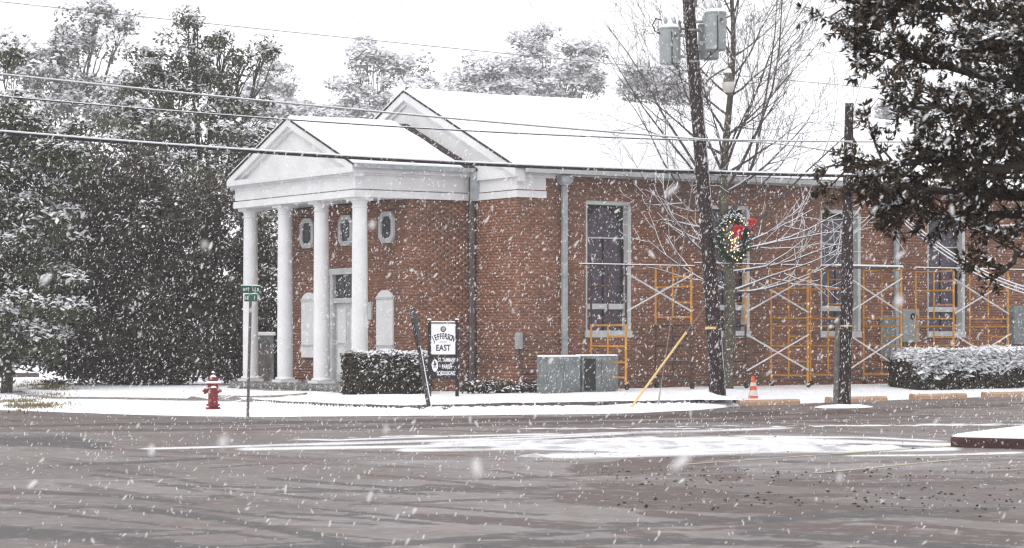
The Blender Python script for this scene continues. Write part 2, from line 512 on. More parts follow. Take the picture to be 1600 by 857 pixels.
# tyre tracks melted through the slush: way points (column, row) of each mark as seen in the photograph, its width, brown mud or wet asphalt
TR = [([(850, 778), (1000, 789), (1150, 797), (1310, 797)], 9, 'track'), ([(620, 803), (800, 818), (950, 828), (1090, 840)], 6, 'track'),
      ([(330, 864), (650, 847), (850, 833), (1000, 822), (1260, 808), (1600, 792)], 6, 'track_grey'), ([(140, 786), (350, 812), (480, 835), (600, 866)], 7, 'track_grey'),
      ([(120, 738), (240, 752), (340, 772)], 3, 'track_grey'), ([(130, 733), (260, 745), (360, 763)], 2.5, 'track_grey'), ([(900, 756), (1100, 765), (1300, 790), (1620, 818)], 6, 'track'),
      ([(870, 734), (1000, 731), (1110, 737), (1180, 744)], 14, 'track'), ([(640, 760), (900, 768), (1100, 775), (1350, 772)], 4, 'track'), ([(-30, 770), (160, 773), (330, 790)], 4, 'track_grey'),
      ([(-30, 826), (180, 843), (360, 866)], 9, 'track_grey'), ([(980, 800), (1250, 826), (1620, 852)], 8, 'track'), ([(1130, 828), (1400, 848), (1620, 868)], 9, 'track_grey'),
      ([(-30, 688), (60, 688), (190, 698)], 10, 'track_grey'), ([(60, 793), (150, 794)], 5, 'track_grey'), ([(310, 776), (380, 777)], 4, 'track_grey'), ([(340, 738), (380, 739)], 4, 'track_grey'), ([(20, 730), (65, 731)], 3, 'track_grey'),
      ([(1180, 752), (1300, 758), (1500, 756), (1620, 750)], 5, 'track'), ([(950, 722), (1150, 715), (1180, 718)], 5, 'track'), ([(700, 855), (1000, 845), (1300, 852)], 6, 'track_grey'), ([(1020, 775), (1300, 808), (1620, 838)], 4, 'track'),
      ([(-30, 672), (300, 674), (640, 668), (1000, 660), (1300, 652)], 3, 'track'), ([(100, 664), (500, 662), (900, 655), (1250, 645)], 2.5, 'track_grey'), ([(400, 800), (520, 806), (700, 822)], 3, 'track_grey')]
rt = random.Random(17)
for k_ in range(46):                                   # many fainter passes between the main ones
    x0 = rt.uniform(-100, 1500); y0 = rt.uniform(722, 862); sl0 = rt.choice((0.05, 0.08, 0.11, -0.05, -0.03, 0.02)) + rt.uniform(-.015, .015)
    ln = rt.uniform(120, 520)
    TR.append(([(x0, y0), (x0 + ln * 0.5, y0 + sl0 * ln * 0.5 + rt.uniform(-3, 3)), (x0 + ln, y0 + sl0 * ln)], rt.uniform(1.2, 3.2), 'track' if x0 > 500 else 'track_grey'))
for k_ in range(16):                                   # the lane along the verge
    x0 = rt.uniform(-100, 1300); y0 = 664 - 0.016 * max(0, x0 - 500) + rt.uniform(-8, 14); ln = rt.uniform(200, 600)
    TR.append(([(x0, y0), (x0 + ln * 0.5, y0 - 0.008 * ln), (x0 + ln, y0 - 0.02 * ln)], rt.uniform(0.8, 2.0), 'track'))
TR += [(p_, th_, 'film') for p_, th_ in (([(200, 703), (400, 697), (600, 692), (850, 685), (1010, 676)], 2.5), ([(350, 703), (550, 700), (750, 696), (950, 690)], 4), ([(330, 699), (500, 692), (700, 688), (900, 678)], 2),
       ([(600, 704), (750, 704), (850, 701), (1000, 705)], 4), ([(500, 690), (700, 684), (900, 678)], 1.8), ([(800, 684), (950, 677), (1100, 674), (1260, 668)], 3), ([(1000, 690), (1150, 684), (1300, 690), (1520, 697)], 5),
       ([(830, 712), (1000, 712), (1250, 706), (1520, 699)], 6), ([(795, 733), (845, 716)], 7), ([(430, 690), (470, 687), (560, 690)], 3), ([(650, 693), (800, 690), (1000, 695), (1150, 697)], 5), ([(1120, 682), (1350, 684), (1500, 692)], 3), ([(740, 699), (900, 697), (1100, 703), (1350, 701)], 5),
       ([(1300, 714), (1450, 711), (1620, 706)], 2.5))]
rv = np.empty(len(road.data.vertices) * 3, dtype=np.float32); road.data.vertices.foreach_get('co', rv); rv = rv.reshape(-1, 3)
ok_ = rv[:, 1] > 10
qx = np.where(ok_, CX + F * rv[:, 0] / np.maximum(rv[:, 1], 1), -9999); qy = np.where(ok_, HY + F * CH / np.maximum(rv[:, 1], 1), -9999)
br_ = 0.45 + 1.3 * fbm(rv[:, 0] * 0.8, rv[:, 1] * 0.8, 1.0, 4)
masks = {'track': np.zeros(len(rv)), 'track_grey': np.zeros(len(rv)), 'film': np.zeros(len(rv))}
for k_, (pp, th, mm) in enumerate(TR):
    t_ = np.linspace(0, 1, len(pp)); tt_ = np.linspace(0, 1, 60)
    cx_ = np.interp(tt_, t_, [p[0] for p in pp]); cyy = np.interp(tt_, t_, [p[1] for p in pp])
    cyy = np.convolve(np.pad(cyy, 8, mode='edge'), np.ones(17) / 17, 'valid')
    I_ = np.nonzero((qx > cx_[0]) & (qx < cx_[-1]) & (qy > cyy.min() - 3 * th - 6) & (qy < cyy.max() + 3 * th + 6))[0]
    X_ = rv[I_, 0]
    yc_ = np.interp(qx[I_], cx_, cyy) + 5 * (fbm(X_ * 0.25, X_ * 0 + k_ * 3.3, 1.0, 3) - 0.5)
    end_ = sstep(cx_[0], cx_[0] + 40, qx[I_]) * (1 - sstep(cx_[-1] - 40, cx_[-1], qx[I_]))
    wd_ = th * 0.70 * (0.6 + 0.9 * fbm(X_ * 0.7, X_ * 0 + k_ * 7.7, 1.0, 3))
    masks[mm][I_] = np.maximum(masks[mm][I_], np.exp(-((qy[I_] - yc_) / wd_) ** 2) * end_ * np.clip(br_[I_] - 0.1, 0, 1.15))
for nm_, key_ in (('melt_brown', 'track'), ('melt_wet', 'track_grey'), ('snow_film', 'film')):
    at_ = road.data.attributes.new(nm_, 'FLOAT', 'POINT'); at_.data.foreach_set('value', masks[key_].astype(np.float32))
tag(road, kind='structure')


def verge():
    xs = np.concatenate([np.linspace(-60, -16, 60), np.linspace(-15.9, 17, 420), np.linspace(17.2, 60, 60)])
    ts = np.concatenate([[-0.02, 0, 0.03, 0.07, 0.12], np.linspace(0.2, 12, 120), np.linspace(12.5, 30, 30), [40, 70, 150]])
    V = []
    for t in ts:
        jag = 0.55 * (fbm(xs, xs * 0 + 3.3, 1.1, 5) - 0.5) * (1 - np.clip(t / 3, 0, 1))
        y = k1(xs) + jag * (xs < 5.5) + t
        z = verge_z(xs, y - jag * 0.6 * (xs < 5.5))
        if t < 0.0: z = road_z(xs, y) - 0.05
        elif t == 0: z = road_z(xs, y) + 0.006
        V.append(np.stack([xs, y, z], -1))
    nx, ny = len(xs), len(ts)
    V = np.array(V).reshape(-1, 3)
    i = (np.arange(ny - 1)[:, None] * nx + np.arange(nx - 1)[None]).ravel()
    o = np_mesh('snow_verge', V, np.stack([i, i + 1, i + nx + 1, i + nx], -1), M['snow'], None, True)
    tag(o, kind='structure')


verge()


def gz(x, y):
    return float(verge_z(x, y)) if y > k1(x) else float(road_z(x, y))


# kerb face peeping out between the snow on the gutter and the snow on the pavement
xs = np.linspace(-6.2, 5.0, 150)
V, Fq = [], []
for x in xs:
    y = float(k2(x)) - 0.03
    dz = 0.035 * (float(fbm(x, 9.1, 2.3, 4)) - 0.5)
    V += [(x, y, 0.02), (x, y, 0.165 + dz), (x, y + 0.10, 0.17 + dz), (x, y + 0.10, 0.02)]
for i in range(len(xs) - 1):
    a, b = i * 4, i * 4 + 4
    Fq += [(a, b, b + 1, a + 1), (a + 1, b + 1, b + 2, a + 2)]
tag(np_mesh('kerb', np.array(V), np.array(Fq), M['kerb']), kind='structure')

# footpath leading from the portico steps to the left, swept half clear
PW = [(478, 616), (430, 617.5), (380, 617), (320, 615), (250, 613.5), (170, 612.5), (90, 611.5), (20, 606), (-60, 603)]
V, Fq = [], []
n = 90
for i in range(n):
    s = i / (n - 1) * (len(PW) - 1)
    j = min(int(s), len(PW) - 2); t = s - j
    px = PW[j][0] * (1 - t) + PW[j + 1][0] * t; py = PW[j][1] * (1 - t) + PW[j + 1][1] * t
    Y = (CH - 0.26) * F / (py - HY); x = (px - CX) / F * Y
    w = 0.75 + 0.35 * (float(fbm(px * 0.02, 4.0, 1, 3)) - 0.5)
    for q in (-1, -0.4, 0.3, 1):
        y = Y + q * w + 0.2 * (float(fbm(px * 0.05, q, 1, 3)) - 0.5)
        V.append((x, y, gz(x, y) + 0.03 - (0.06 if abs(q) == 1 else 0)))
for i in range(n - 1):
    for q in range(3):
        a = i * 4 + q
        Fq.append((a, a + 1, a + 5, a + 4))
tag(np_mesh('footpath', np.array(V), np.array(Fq), M['path'], None, True), kind='structure')


# snow and slush left between the wheel tracks, as a height field that dips under the road
def slush_z(X, Y):
    c = np.interp(X, [-6, -4.4, -2, 0, 2, 4.5, 6.6, 8], [37.6, 37.6, 37.6, 37.4, 37.0, 36.4, 35.9, 35.5]) + 0.8 * (fbm(X, 0 * X, 0.5, 3) - 0.5)
    w = np.interp(X, [-6.5, -4.6, -2, 0, 1.5, 3.5, 5, 6.6, 8], [0.2, 1.3, 2.2, 2.7, 2.7, 1.9, 1.2, 0.9, 0.6])
    d = (Y - c) / w
    prof = np.exp(-np.abs(d) ** 2.4 * 1.1)
    a = math.radians(14)
    U_, W_ = X * math.cos(a) + Y * math.sin(a), -X * math.sin(a) + Y * math.cos(a)
    st = fbm(U_ * 0.15, W_ * 2.1, 1.0, 5)
    st2 = fbm(X * 0.5, Y * 3.2, 1.6, 3)
    core = 0.35 * np.exp(-((X - 2.2) / 2.6) ** 2 - ((Y - 37.0) / 1.3) ** 2)
    m_ = prof * np.interp(X, [-6, -3.5, -0.5, 1.5, 4, 5.6, 6.5], [-0.5, 0.0, 0.42, 0.66, 0.60, 0.40, -0.5]) + 2.9 * (st - 0.5) * np.minimum(1, prof * 1.8) + 0.9 * (st2 - 0.5) * np.minimum(1, prof * 1.8) + core
    h = 0.10 * (m_ - 0.60)
    d2 = np.hypot((X - 0.3) / 0.45, (Y - 33.4) / 0.9)
    h = np.maximum(h, 0.16 * np.exp(-d2 * d2 * 1.2) * (fbm(X, Y, 2.6, 4) - 0.1) - 0.035)
    s2 = np.exp(-((Y - 43.2 - 0.25 * X) / 1.0) ** 2) * sstep(-5, 0, X)
    h = np.maximum(h, 0.06 * (s2 * fbm(X * 0.12, Y * 1.8, 1.4, 4) - 0.50))
    h = h + 0.045 * (fbm(X * 0.8, Y * 0.6, 3.5, 5) - 0.5)
    return road_z(X, Y) + np.minimum(h, 0.075)


sl = grid(np.arange(-7, 10.5, 0.055), np.arange(32.4, 46, 0.06), slush_z, 'slush', M['slush'], lambda V: V[:, 2] > road_z(V[:, 0], V[:, 1]) - 0.004)
tag(sl, 'white snow and slush ridges left between wheel tracks on the road', 'slush', kind='stuff')

# faded yellow bay lines on the asphalt
for (a, b) in [((1.95, 30.7), (6.7, 36.5)), ((3.6, 28.95), (6.0, 32.4)), ((3.3, 40.2), (4.3, 39.0)), ((8.9, 43.2), (13.5, 46.5))]:
    A, B = Vector((*a, 0)), Vector((*b, 0)); t = (B - A).normalized(); nn = Vector((-t.y, t.x, 0)) * 0.055
    q = MB(); z = Vector((0, 0, 0.005 + float(road_z(b[0], b[1]))))
    q.add([A - nn + z, B - nn + z, B + nn + z, A + nn + z], [(0, 1, 2, 3)])
    q.build('painted_line', M['lineyellow'], road)

# scattered grit and dead leaves on the asphalt
V, Fq = [], []
for i in range(520):
    x = random.uniform(1.0, 7.6); y = random.uniform(22.5, 30) if random.random() < 0.85 else random.uniform(21, 45)
    if random.random() > 0.25 + 0.75 * (float(fbm(x, y, 0.9, 3)) > 0.5): continue
    s = random.uniform(0.010, 0.030) * (1 if random.random() < 0.85 else 1.7); a = random.uniform(0, 6.3)
    z = gz(x, y)
    b = len(V)
    ca, sa = math.cos(a) * s, math.sin(a) * s
    V += [(x + ca, y + sa, z + 0.005), (x - sa * .5, y + ca * .5, z + 0.012), (x - ca, y - sa, z + 0.006), (x + sa * .5, y - ca * .5, z + 0.003), (x, y, z + 0.02)]
    Fq += [(b, b + 1, b + 4), (b + 1, b + 2, b + 4), (b + 2, b + 3, b + 4), (b + 3, b, b + 4)]
tag(np_mesh('road_debris', np.array(V), np.array(Fq), M['debris']), 'dark leaf litter and grit scattered over the slushy road', 'debris', kind='stuff')

# lumps of slush and grit thrown about by the wheels
nL = 9000
r_ = np.random.default_rng(8)
Yl = 1 / r_.uniform(1 / 51.0, 1 / 17.0, nL); Xl = Yl * r_.uniform(-0.26, 0.26, nL)
cl = fbm(Xl * 0.5 + Yl * 0.3, Yl * 0.9 - Xl * 0.25, 0.8, 3)
keep = (Yl < k1(Xl) - 0.3) & (Yl > 24) & (r_.random(nL) < np.clip((cl - 0.36) * 4.5, 0.05, 1))
Xl, Yl = Xl[keep], Yl[keep]
sl_ = (0.006 + 0.018 * r_.random(len(Xl)) ** 3)[:, None]
al = r_.random(len(Xl)) * 6.28
Pl = np.stack([Xl, Yl, road_z(Xl, Yl)], -1)
e1 = np.stack([np.cos(al), np.sin(al), al * 0], -1) * sl_ * 1.4; e2 = np.stack([-np.sin(al), np.cos(al), al * 0], -1) * sl_ * 0.9
V = np.stack([Pl + e1, Pl + e2, Pl - e1, Pl - e2, Pl + np.array([0, 0, 0.45]) * sl_], 1).reshape(-1, 3)
i_ = np.arange(len(Pl))[:, None] * 5
Fq = np.concatenate([i_ + np.array([f]) for f in ((0, 1, 4), (1, 2, 4), (2, 3, 4), (3, 0, 4))])
M['lump'] = mat('slush_lump', (0.34, 0.33, 0.335), 0.85, 0.2, (0.20, 0.18, 0.175), 0.7, 0.45, 0.55, isl=0.7)
tag(np_mesh('slush_lumps', V, Fq, M['lump']), 'small grey lumps of slush scattered over the wet road', 'slush', kind='stuff')

# raised kerbed island on the right
isl_e = empty('parking_island', (6.6, 36, 0), 0, 'low kerbed island with dark red kerb and snow on top', 'island')
poly = [(6.52, 36.15), (6.56, 35.95), (6.72, 35.80), (7.45, 35.28), (12.5, 31.8), (20, 37), (14, 44.5), (8.6, 40.3), (6.62, 36.35)]
pin = []
cxp, cyp = 12, 37.5
for (x, y) in poly:
    d = math.hypot(cxp - x, cyp - y); pin.append((x + (cxp - x) / d * 0.13, y + (cyp - y) / d * 0.13))
q = MB()
n = len(poly)
q.add([(x - 6.6, y - 36, -0.02) for x, y in poly] + [(x - 6.6, y - 36, 0.125) for x, y in poly] + [(x * .985 + pin[i][0] * .015 - 6.6 + .0, y - 36 + 0.01, 0.15) for i, (x, y) in enumerate(poly)] + [(x - 6.6, y - 36, 0.15) for x, y in pin],
      [(k * n + i, k * n + (i + 1) % n, (k + 1) * n + (i + 1) % n, (k + 1) * n + i) for k in range(3) for i in range(n)])
q.build('kerb', M['kerb_red'], isl_e)
q = MB()
rings = []
for s, z in ((0.004, 0.13), (0.006, 0.165), (0.02, 0.195), (0.10, 0.235), (0.4, 0.27), (0.95, 0.28)):
    rings += [(x + (cxp - x) * s - 6.6, y + (cyp - y) * s - 36, z) for x, y in poly]
q.add(rings, [(k * n + i, k * n + (i + 1) % n, (k + 1) * n + (i + 1) % n, (k + 1) * n + i) for k in range(5) for i in range(n)] + [tuple(range(5 * n, 6 * n))])
q.build('snow_cover', M['snow'], isl_e, True)

# ------------------------------------------------------------------ the brick building
B = empty('brick_building', (BX, BY, 0), TH, 'red brick hall with white columned portico and snow-covered gabled roofs', 'building')
NL, NW = 27.0, 10.6                # nave length and width
PV0, PV1, PU = 2.02, 8.64, -3.48   # portico entablature
NF = -1.9                          # front wall of the narthex
NV0, NV1 = 2.06, 8.46
EZ = 5.13                          # underside of the entablature
WIN_U = [2.77 + 3.87 * i for i in range(6)]
WW, WZ0, WZ1 = 0.70, 1.66, 5.12    # half width, sill, head


def brickwork(name, parent, face, a0, a1, z0, z1, holes, plane, out, course=0.0735, L=0.213):
    """bricks on a wall face; face 'u': runs along u at v=plane, 'v': runs along v at u=plane; out = outward sign"""
    V, Fq = [], []
    k = 0
    z = z0
    jt = 0.011
    while z < z1 - 0.02:
        zt = min(z + course - jt, z1)
        a = a0 - (L / 2 if k % 2 else 0)
        while a < a1:
            s, e = max(a, a0), min(a + L - jt, a1)
            a += L
            segs = [(s, e)]
            for (h0, h1, g0, g1) in holes:
                if zt > g0 and z < g1:
                    ns = []
                    for (p, q2) in segs:
                        if q2 <= h0 or p >= h1: ns.append((p, q2)); continue
                        if p < h0: ns.append((p, h0))
                        if q2 > h1: ns.append((h1, q2))
                    segs = ns
            for (p, q2) in segs:
                if q2 - p < 0.02: continue
                d0, d1 = plane - out * 0.01, plane + out * (0.008 + 0.004 * random.random())
                b = len(V)
                for d in (d0, d1):
                    for (aa, zz) in ((p, z), (q2, z), (q2, zt), (p, zt)):
                        V.append((aa, d, zz) if face == 'u' else (d, aa, zz))
                Fq += [(b + 4, b + 5, b + 6, b + 7), (b, b + 1, b + 5, b + 4), (b + 1, b + 2, b + 6, b + 5), (b + 2, b + 3, b + 7, b + 6), (b + 3, b, b + 4, b + 7)]
        z += course
        k += 1
    o = np_mesh(name, np.array(V), np.array(Fq), M['brick'], parent)
    tag(o, kind='stuff')
    return o


def wall_u(mb, v0, v1, a0, a1, z0, z1, holes):
    """wall slab along u with rectangular openings"""
    hs = sorted(holes)
    x = a0
    for (h0, h1, g0, g1) in hs:
        mb.box(x, h0, v0, v1, z0, z1)
        mb.box(h0, h1, v0, v1, z0, g0)
        if g1 < z1: mb.box(h0, h1, v0, v1, g1, z1)
        x = h1
    mb.box(x, a1, v0, v1, z0, z1)


holes = [(u - WW, u + WW, WZ0, WZ1) for u in WIN_U]
w = MB(); wall_u(w, 0, 0.32, 0, NL, -0.1, 5.72, holes)
nw = w.build('side_wall', M['mortar'], B)
brickwork('brickwork', nw, 'u', 0.0, 17.9, 0.05, 5.70, holes, 0, -1)
w = MB(); w.box(0.0, 0.3, 0.325, NW, -0.1, 5.72)
fw = w.build('front_wall', M['mortar'], B)
brickwork('brickwork', fw, 'v', 0.0, 2.05, 0.05, 5.14, [], 0.0, -1)
w = MB(); w.box(0.35, NL, NW - 0.3, NW, -0.1, 5.72); w.box(NL - 0.3, NL - 0.01, 0.33, NW - 0.31, -0.1, 5.72)
w.build('rear_wall', M['mortar'], B)
w = MB(); w.box(NF, -0.002, NV0, NV0 + 0.3, -0.1, EZ)
ns = w.build('narthex_side_wall', M['mortar'], B)
brickwork('brickwork', ns, 'u', NF, -0.01, 0.05, EZ - 0.02, [], NV0, -1)
DC = 0.5 * (NV0 + NV1)
fholes = [(DC - 0.86, DC + 0.86, 0.3, 3.45)]
SMALLW = [NV0 + 1.06, DC, NV1 - 1.06]
fholes2 = fholes + [(c - 0.36, c + 0.36, 4.06, 4.84) for c in SMALLW]
w = MB(); w.box(NF, NF + 0.3, NV0 + 0.31, DC - 0.86, -0.1, EZ); w.box(NF, NF + 0.3, DC + 0.86, NV1 - 0.31, -0.1, EZ); w.box(NF, NF + 0.3, DC - 0.86, DC + 0.86, 3.45, EZ)
nf = w.build('narthex_front_wall', M['mortar'], B)
brickwork('brickwork', nf, 'v', NV0, NV1, 0.3, EZ - 0.02, fholes2, NF, -1)
w = MB(); w.box(NF, -0.002, NV1 - 0.3, NV1, -0.1, EZ)
w.build('narthex_side_wall', M['brick'], B)

# --- tall side windows
def make_window():
    e = empty('window', (0, 0, 0)); e.parent = B
    c = MB()
    c.box(-WW, WW, 0.02, 0.30, WZ1 - 0.10, WZ1 - 0.001)                      # head
    c.box(-WW, -WW + 0.07, 0.02, 0.30, WZ0 + 0.16, WZ1 - 0.101)
    c.box(WW - 0.10, WW, -0.03, 0.30, WZ0 + 0.16, WZ1 - 0.101)
    c.build('casing', M['offwhite'], e)
    s = MB(); s.box(-WW - 0.03, WW + 0.03, -0.05, 0.30, WZ0 - 0.02, WZ0 + 0.155)
    s.build('sill', M['offwhite'], e)
    r = MB(); r.box(-WW + 0.07, WW - 0.1, 0.14, 0.24, 2.36, 2.50); r.build('transom_rail', M['offwhite'], e)
    r = MB(); r.box(-WW + 0.07, WW - 0.1, 0.19, 0.22, 4.165, 4.20); r.build('glazing_bar', M['offwhite'], e)
    r = MB(); r.box(-0.03, 0.0, 0.195, 0.225, 2.501, 4.164); r.build('mullion', M['tracery'], e)
    r = MB(); r.box(-0.03, 0.0, 0.195, 0.225, WZ0 + 0.156, 2.359); r.build('mullion', M['tracery'], e)
    x0, x1 = -WW + 0.07, WW - 0.1
    for (p, q2, z0, z1) in ((x0, x1, 4.20, WZ1 - 0.1), (x0, -0.03, 2.5, 4.165), (0.0, x1, 2.5, 4.165), (x0, -0.03, WZ0 + 0.155, 2.36), (0.0, x1, WZ0 + 0.155, 2.36)):
        g = MB(); g.box(p, q2, 0.225, 0.235, z0, z1); g.build('pane', M['glass'], e)
    # dark spandrels outside the pointed arch, and dark stile on the left
    for sg in (-1, 1):
        xm = 0.5 * (x0 + x1); hw = 0.5 * (x1 - x0)
        pts = [(xm, WZ1 - 0.1)]
        for i in range(9):
            t = i / 8
            pts.append((xm + sg * hw * 0.93 * math.sin(t * math.pi / 2) , WZ1 - 0.16 - 0.72 * (1 - math.cos(t * math.pi / 2))))
        pts.append((xm + sg * hw, pts[-1][1])); pts.append((xm + sg * hw, WZ1 - 0.1))
        if sg < 0: pts = pts[::-1]
        g = MB(); g.prism(pts, 'y', 0.19, 0.222); g.build('spandrel', M['tracery'], e)
    g = MB(); g.box(x0, x0 + 0.12, 0.16, 0.223, 2.505, 4.16); g.build('stile', M['tracery'], e)
    g = MB(); g.box(x1 - 0.05, x1, 0.16, 0.223, 2.505, 4.16); g.build('stile', M['tracery'], e)
    return e


w0 = make_window()
for i, u in enumerate(WIN_U[:5]):
    o = w0 if i == 0 else copy_tree(w0, B)
    o.location = (u, 0, 0)
w = MB(); w.box(WIN_U[5] - WW, WIN_U[5] + WW, 0.1, 0.3, WZ0, WZ1); w.build('shutter', M['offwhite'], B)

# --- small elongated octagon windows over the door
for c in SMALLW:
    e = empty('small_window', (NF, c, 4.45)); e.parent = B
    def octa(hw, hh, ch):
        return [(-hw + ch, -hh), (hw - ch, -hh), (hw, -hh + ch), (hw, hh - ch), (hw - ch, hh), (-hw + ch, hh), (-hw, hh - ch), (-hw, -hh + ch)]
    A, Bq = octa(0.38, 0.40, 0.16), octa(0.25, 0.28, 0.11)
    f = MB()
    f.add([(x, p[0], p[1]) for x in (-0.07, 0.12) for p in A] + [(x, p[0], p[1]) for x in (-0.07, 0.12) for p in Bq],
          [(i, (i + 1) % 8, (i + 1) % 8 + 16, i + 16) for i in range(8)] + [(i + 16, (i + 1) % 8 + 16, (i + 1) % 8 + 24, i + 24) for i in range(8)] + [(i, i + 8, (i + 1) % 8 + 8, (i + 1) % 8) for i in range(8)])
    f.build('frame', M['offwhite'], e)
    g = MB(); g.prism(Bq, 'x', -0.03, -0.018); g.build('pane', M['glass_dark'], e)

# --- front door with transom
d = empty('front_door', (NF, DC, 0)); d.parent = B
f = MB()
f.box(-0.05, 0.2, -0.86, -0.70, 0.46, 3.30); f.box(-0.05, 0.2, 0.70, 0.86, 0.46, 3.30); f.box(-0.07, 0.2, -0.88, 0.88, 3.301, 3.46); f.box(-0.03, 0.2, -0.699, 0.699, 2.55, 2.68)
f.build('surround', M['offwhite'], d)
for sgn in (-1, 1):
    y0, y1 = (-0.695, -0.004) if sgn < 0 else (0.004, 0.695)
    l = MB(); l.box(0.06, 0.12, y0, y1, 0.47, 2.545)
    ll = l.build('door_leaf', M['door'], d)
for k, (y0, y1) in enumerate(((-0.69, -0.25), (-0.22, 0.22), (0.25, 0.69))):
    g = MB(); g.box(0.05, 0.07, y0, y1, 2.70, 3.28); g.build('transom_pane', M['glass_dark'], d)
for sgn in (-1, 1):
    for (z0, z1) in ((0.65, 1.35), (1.5, 2.4)):
        l = MB(); l.box(0.035, 0.06, sgn * 0.35 - 0.22, sgn * 0.35 + 0.22, z0, z1); l.build('door_panel', M['white'], d)
# tall arch-headed white panels either side
for c in (NV0 + 1.16, NV1 - 1.16):
    pts = [(-0.42, 1.10), (0.42, 1.10), (0.42, 2.68), (0.30, 2.78), (0.12, 2.85), (-0.12, 2.85), (-0.30, 2.78), (-0.42, 2.68)]
    e = empty('arched_panel', (NF, c, 0)); e.parent = B
    p = MB(); p.prism(pts, 'x', -0.05, 0.0); p.build('board', M['white'], e)
    for z in (1.40, 2.62):
        p = MB(); p.box(-0.075, -0.051, -0.42, 0.42, z, z + 0.05); p.build('rail', M['offwhite'], e)
e = MB(); e.box(NF - 0.06, NF, NV0 + 1.84, NV0 + 2.02, 2.1, 2.55); e.build('wall_plaque', M['offwhite'], B)

# --- portico: plinth, columns, entablature, pediment
pl = MB(); pl.box(PU - 0.12, NF - 0.01, PV0 - 0.02, PV1 + 0.1, 0.0, 0.46)
plo = pl.build('portico_floor', M['stone'], B)
sb = MB(); sb.bbox(-0.19, 0.19, -0.05, 0.05, -0.058, 0.058, 0.012)
for row in range(2):
    nb = 17
    for i in range(nb):
        a = PV0 + (i + 0.5 * row) * 0.4 + 0.1
        if a > PV1 + 0.05: continue
        if row == 0 and i == 0: o1 = sb.build('stone_block', M['stone'], plo)
        else:
            o1 = o1.copy(); COL.objects.link(o1)
        o1.location = (PU - 0.155 - 0.01 * random.random(), a, 0.245 + row * 0.125); o1.rotation_euler = (0, 0, math.pi / 2 + random.uniform(-.02, .02))
    for i in range(4):
        o1 = o1.copy(); COL.objects.link(o1)
        o1.location = (PU + 0.1 + (i + 0.5 * row) * 0.4, PV0 - 0.055 - 0.01 * random.random(), 0.245 + row * 0.125); o1.rotation_euler = (0, 0, 0)
st = MB(); st.bbox(PU - 0.55, PU - 0.215, DC - 1.6, DC + 1.6, 0.0, 0.30, 0.02); st.build('step', M['stone'], B)
c0 = None
for i in range(4):
    vc = PV0 + 0.31 + 2.0 * i
    if c0 is None:
        c0 = empty('column', (0, 0, 0)); c0.parent = B
        m = MB(); m.lathe([(0.205, 0.60), (0.206, 1.6), (0.198, 3.2), (0.185, 4.86)], 28); m.build('shaft', M['white'], c0, True)
        m = MB(); m.box(-0.26, 0.26, -0.26, 0.26, 0.461, 0.53); m.lathe([(0.25, 0.531), (0.265, 0.555), (0.25, 0.585), (0.215, 0.60)], 28); m.build('base', M['white'], c0, True)
        m = MB(); m.lathe([(0.186, 4.86), (0.205, 4.875), (0.205, 4.905), (0.187, 4.92), (0.187, 4.98), (0.235, 5.05)], 28); m.box(-0.25, 0.25, -0.25, 0.25, 5.051, EZ - 0.002); m.build('capital', M['white'], c0, True)
        o1 = c0
    else:
        o1 = copy_tree(c0, B)
    o1.location = (PU + 0.31, vc, 0)
en = empty('entablature', (0, 0, 0)); en.parent = B
def ring(mb, o, z0, z1, u1=-0.002):
    """three-sided band round the portico, outset by o, 0.5 m deep"""
    mb.box(PU - o, PU + 0.5, PV0 - o, PV1 + o, z0, z1)
    mb.box(PU + 0.501, u1, PV0 - o, PV0 + 0.5, z0, z1)
    mb.box(PU + 0.501, u1, PV1 - 0.5, PV1 + o, z0, z1)
m = MB(); ring(m, 0.035, EZ, EZ + 0.17); m.build('architrave', M['white'], en)
m = MB(); ring(m, 0.0, EZ + 0.20, EZ + 0.55); m.build('frieze', M['white'], en)
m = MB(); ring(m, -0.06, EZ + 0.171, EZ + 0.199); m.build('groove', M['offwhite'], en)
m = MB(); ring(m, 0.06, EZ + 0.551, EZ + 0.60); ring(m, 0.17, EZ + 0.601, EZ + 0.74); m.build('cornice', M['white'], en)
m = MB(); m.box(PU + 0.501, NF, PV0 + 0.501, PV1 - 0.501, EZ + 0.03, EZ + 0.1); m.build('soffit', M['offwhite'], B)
# nave entablature: across the front and a short return on the side
n2 = empty('entablature', (0, 0, 0)); n2.parent = B
def ring2(mb, o, z0, z1, ret):
    mb.box(-o, ret, -o - 0.012, 0.0 - 0.013, z0, z1)
    mb.box(-o, -0.013, -0.0125, PV0 - 0.001 - o, z0, z1)
m = MB(); ring2(m, 0.035, EZ, EZ + 0.17, 0.85); m.build('architrave', M['white'], n2)
m = MB(); ring2(m, 0.02, EZ + 0.195, EZ + 0.50, 0.84); m.build('frieze', M['white'], n2)
m = MB(); ring2(m, 0.10, EZ + 0.501, EZ + 0.70, 1.08); m.build('cornice', M['white'], n2)


def gable(name, uf, v0, v1, ez, az, tz0, tymp_u, depth, th):
    """raking cornices and tympanum; uf = front plane of the rake"""
    e = empty(name, (0, 0, 0)); e.parent = B
    vc = 0.5 * (v0 + v1)
    for s, va in ((1, v0), (-1, v1)):
        for (t0, t1, du) in ((0.0, th * 0.9, 0.0), (th * 0.9 + 0.002, th * 1.35, 0.085)):
            pts = [(va, ez - t0), (vc, az - t0), (vc, az - t1), (va, ez - t1)]
            if s < 0: pts = pts[::-1]
            q = MB(); q.prism(pts, 'x', uf + du, tymp_u + depth)
            q.build('raking_cornice', M['white'], e)
    q = MB(); q.prism([(v0 + 0.1, tz0), (v1 - 0.1, tz0), (vc, az - th)], 'x', tymp_u, tymp_u + 0.2)
    q.build('tympanum', M['white'], e)
    return e


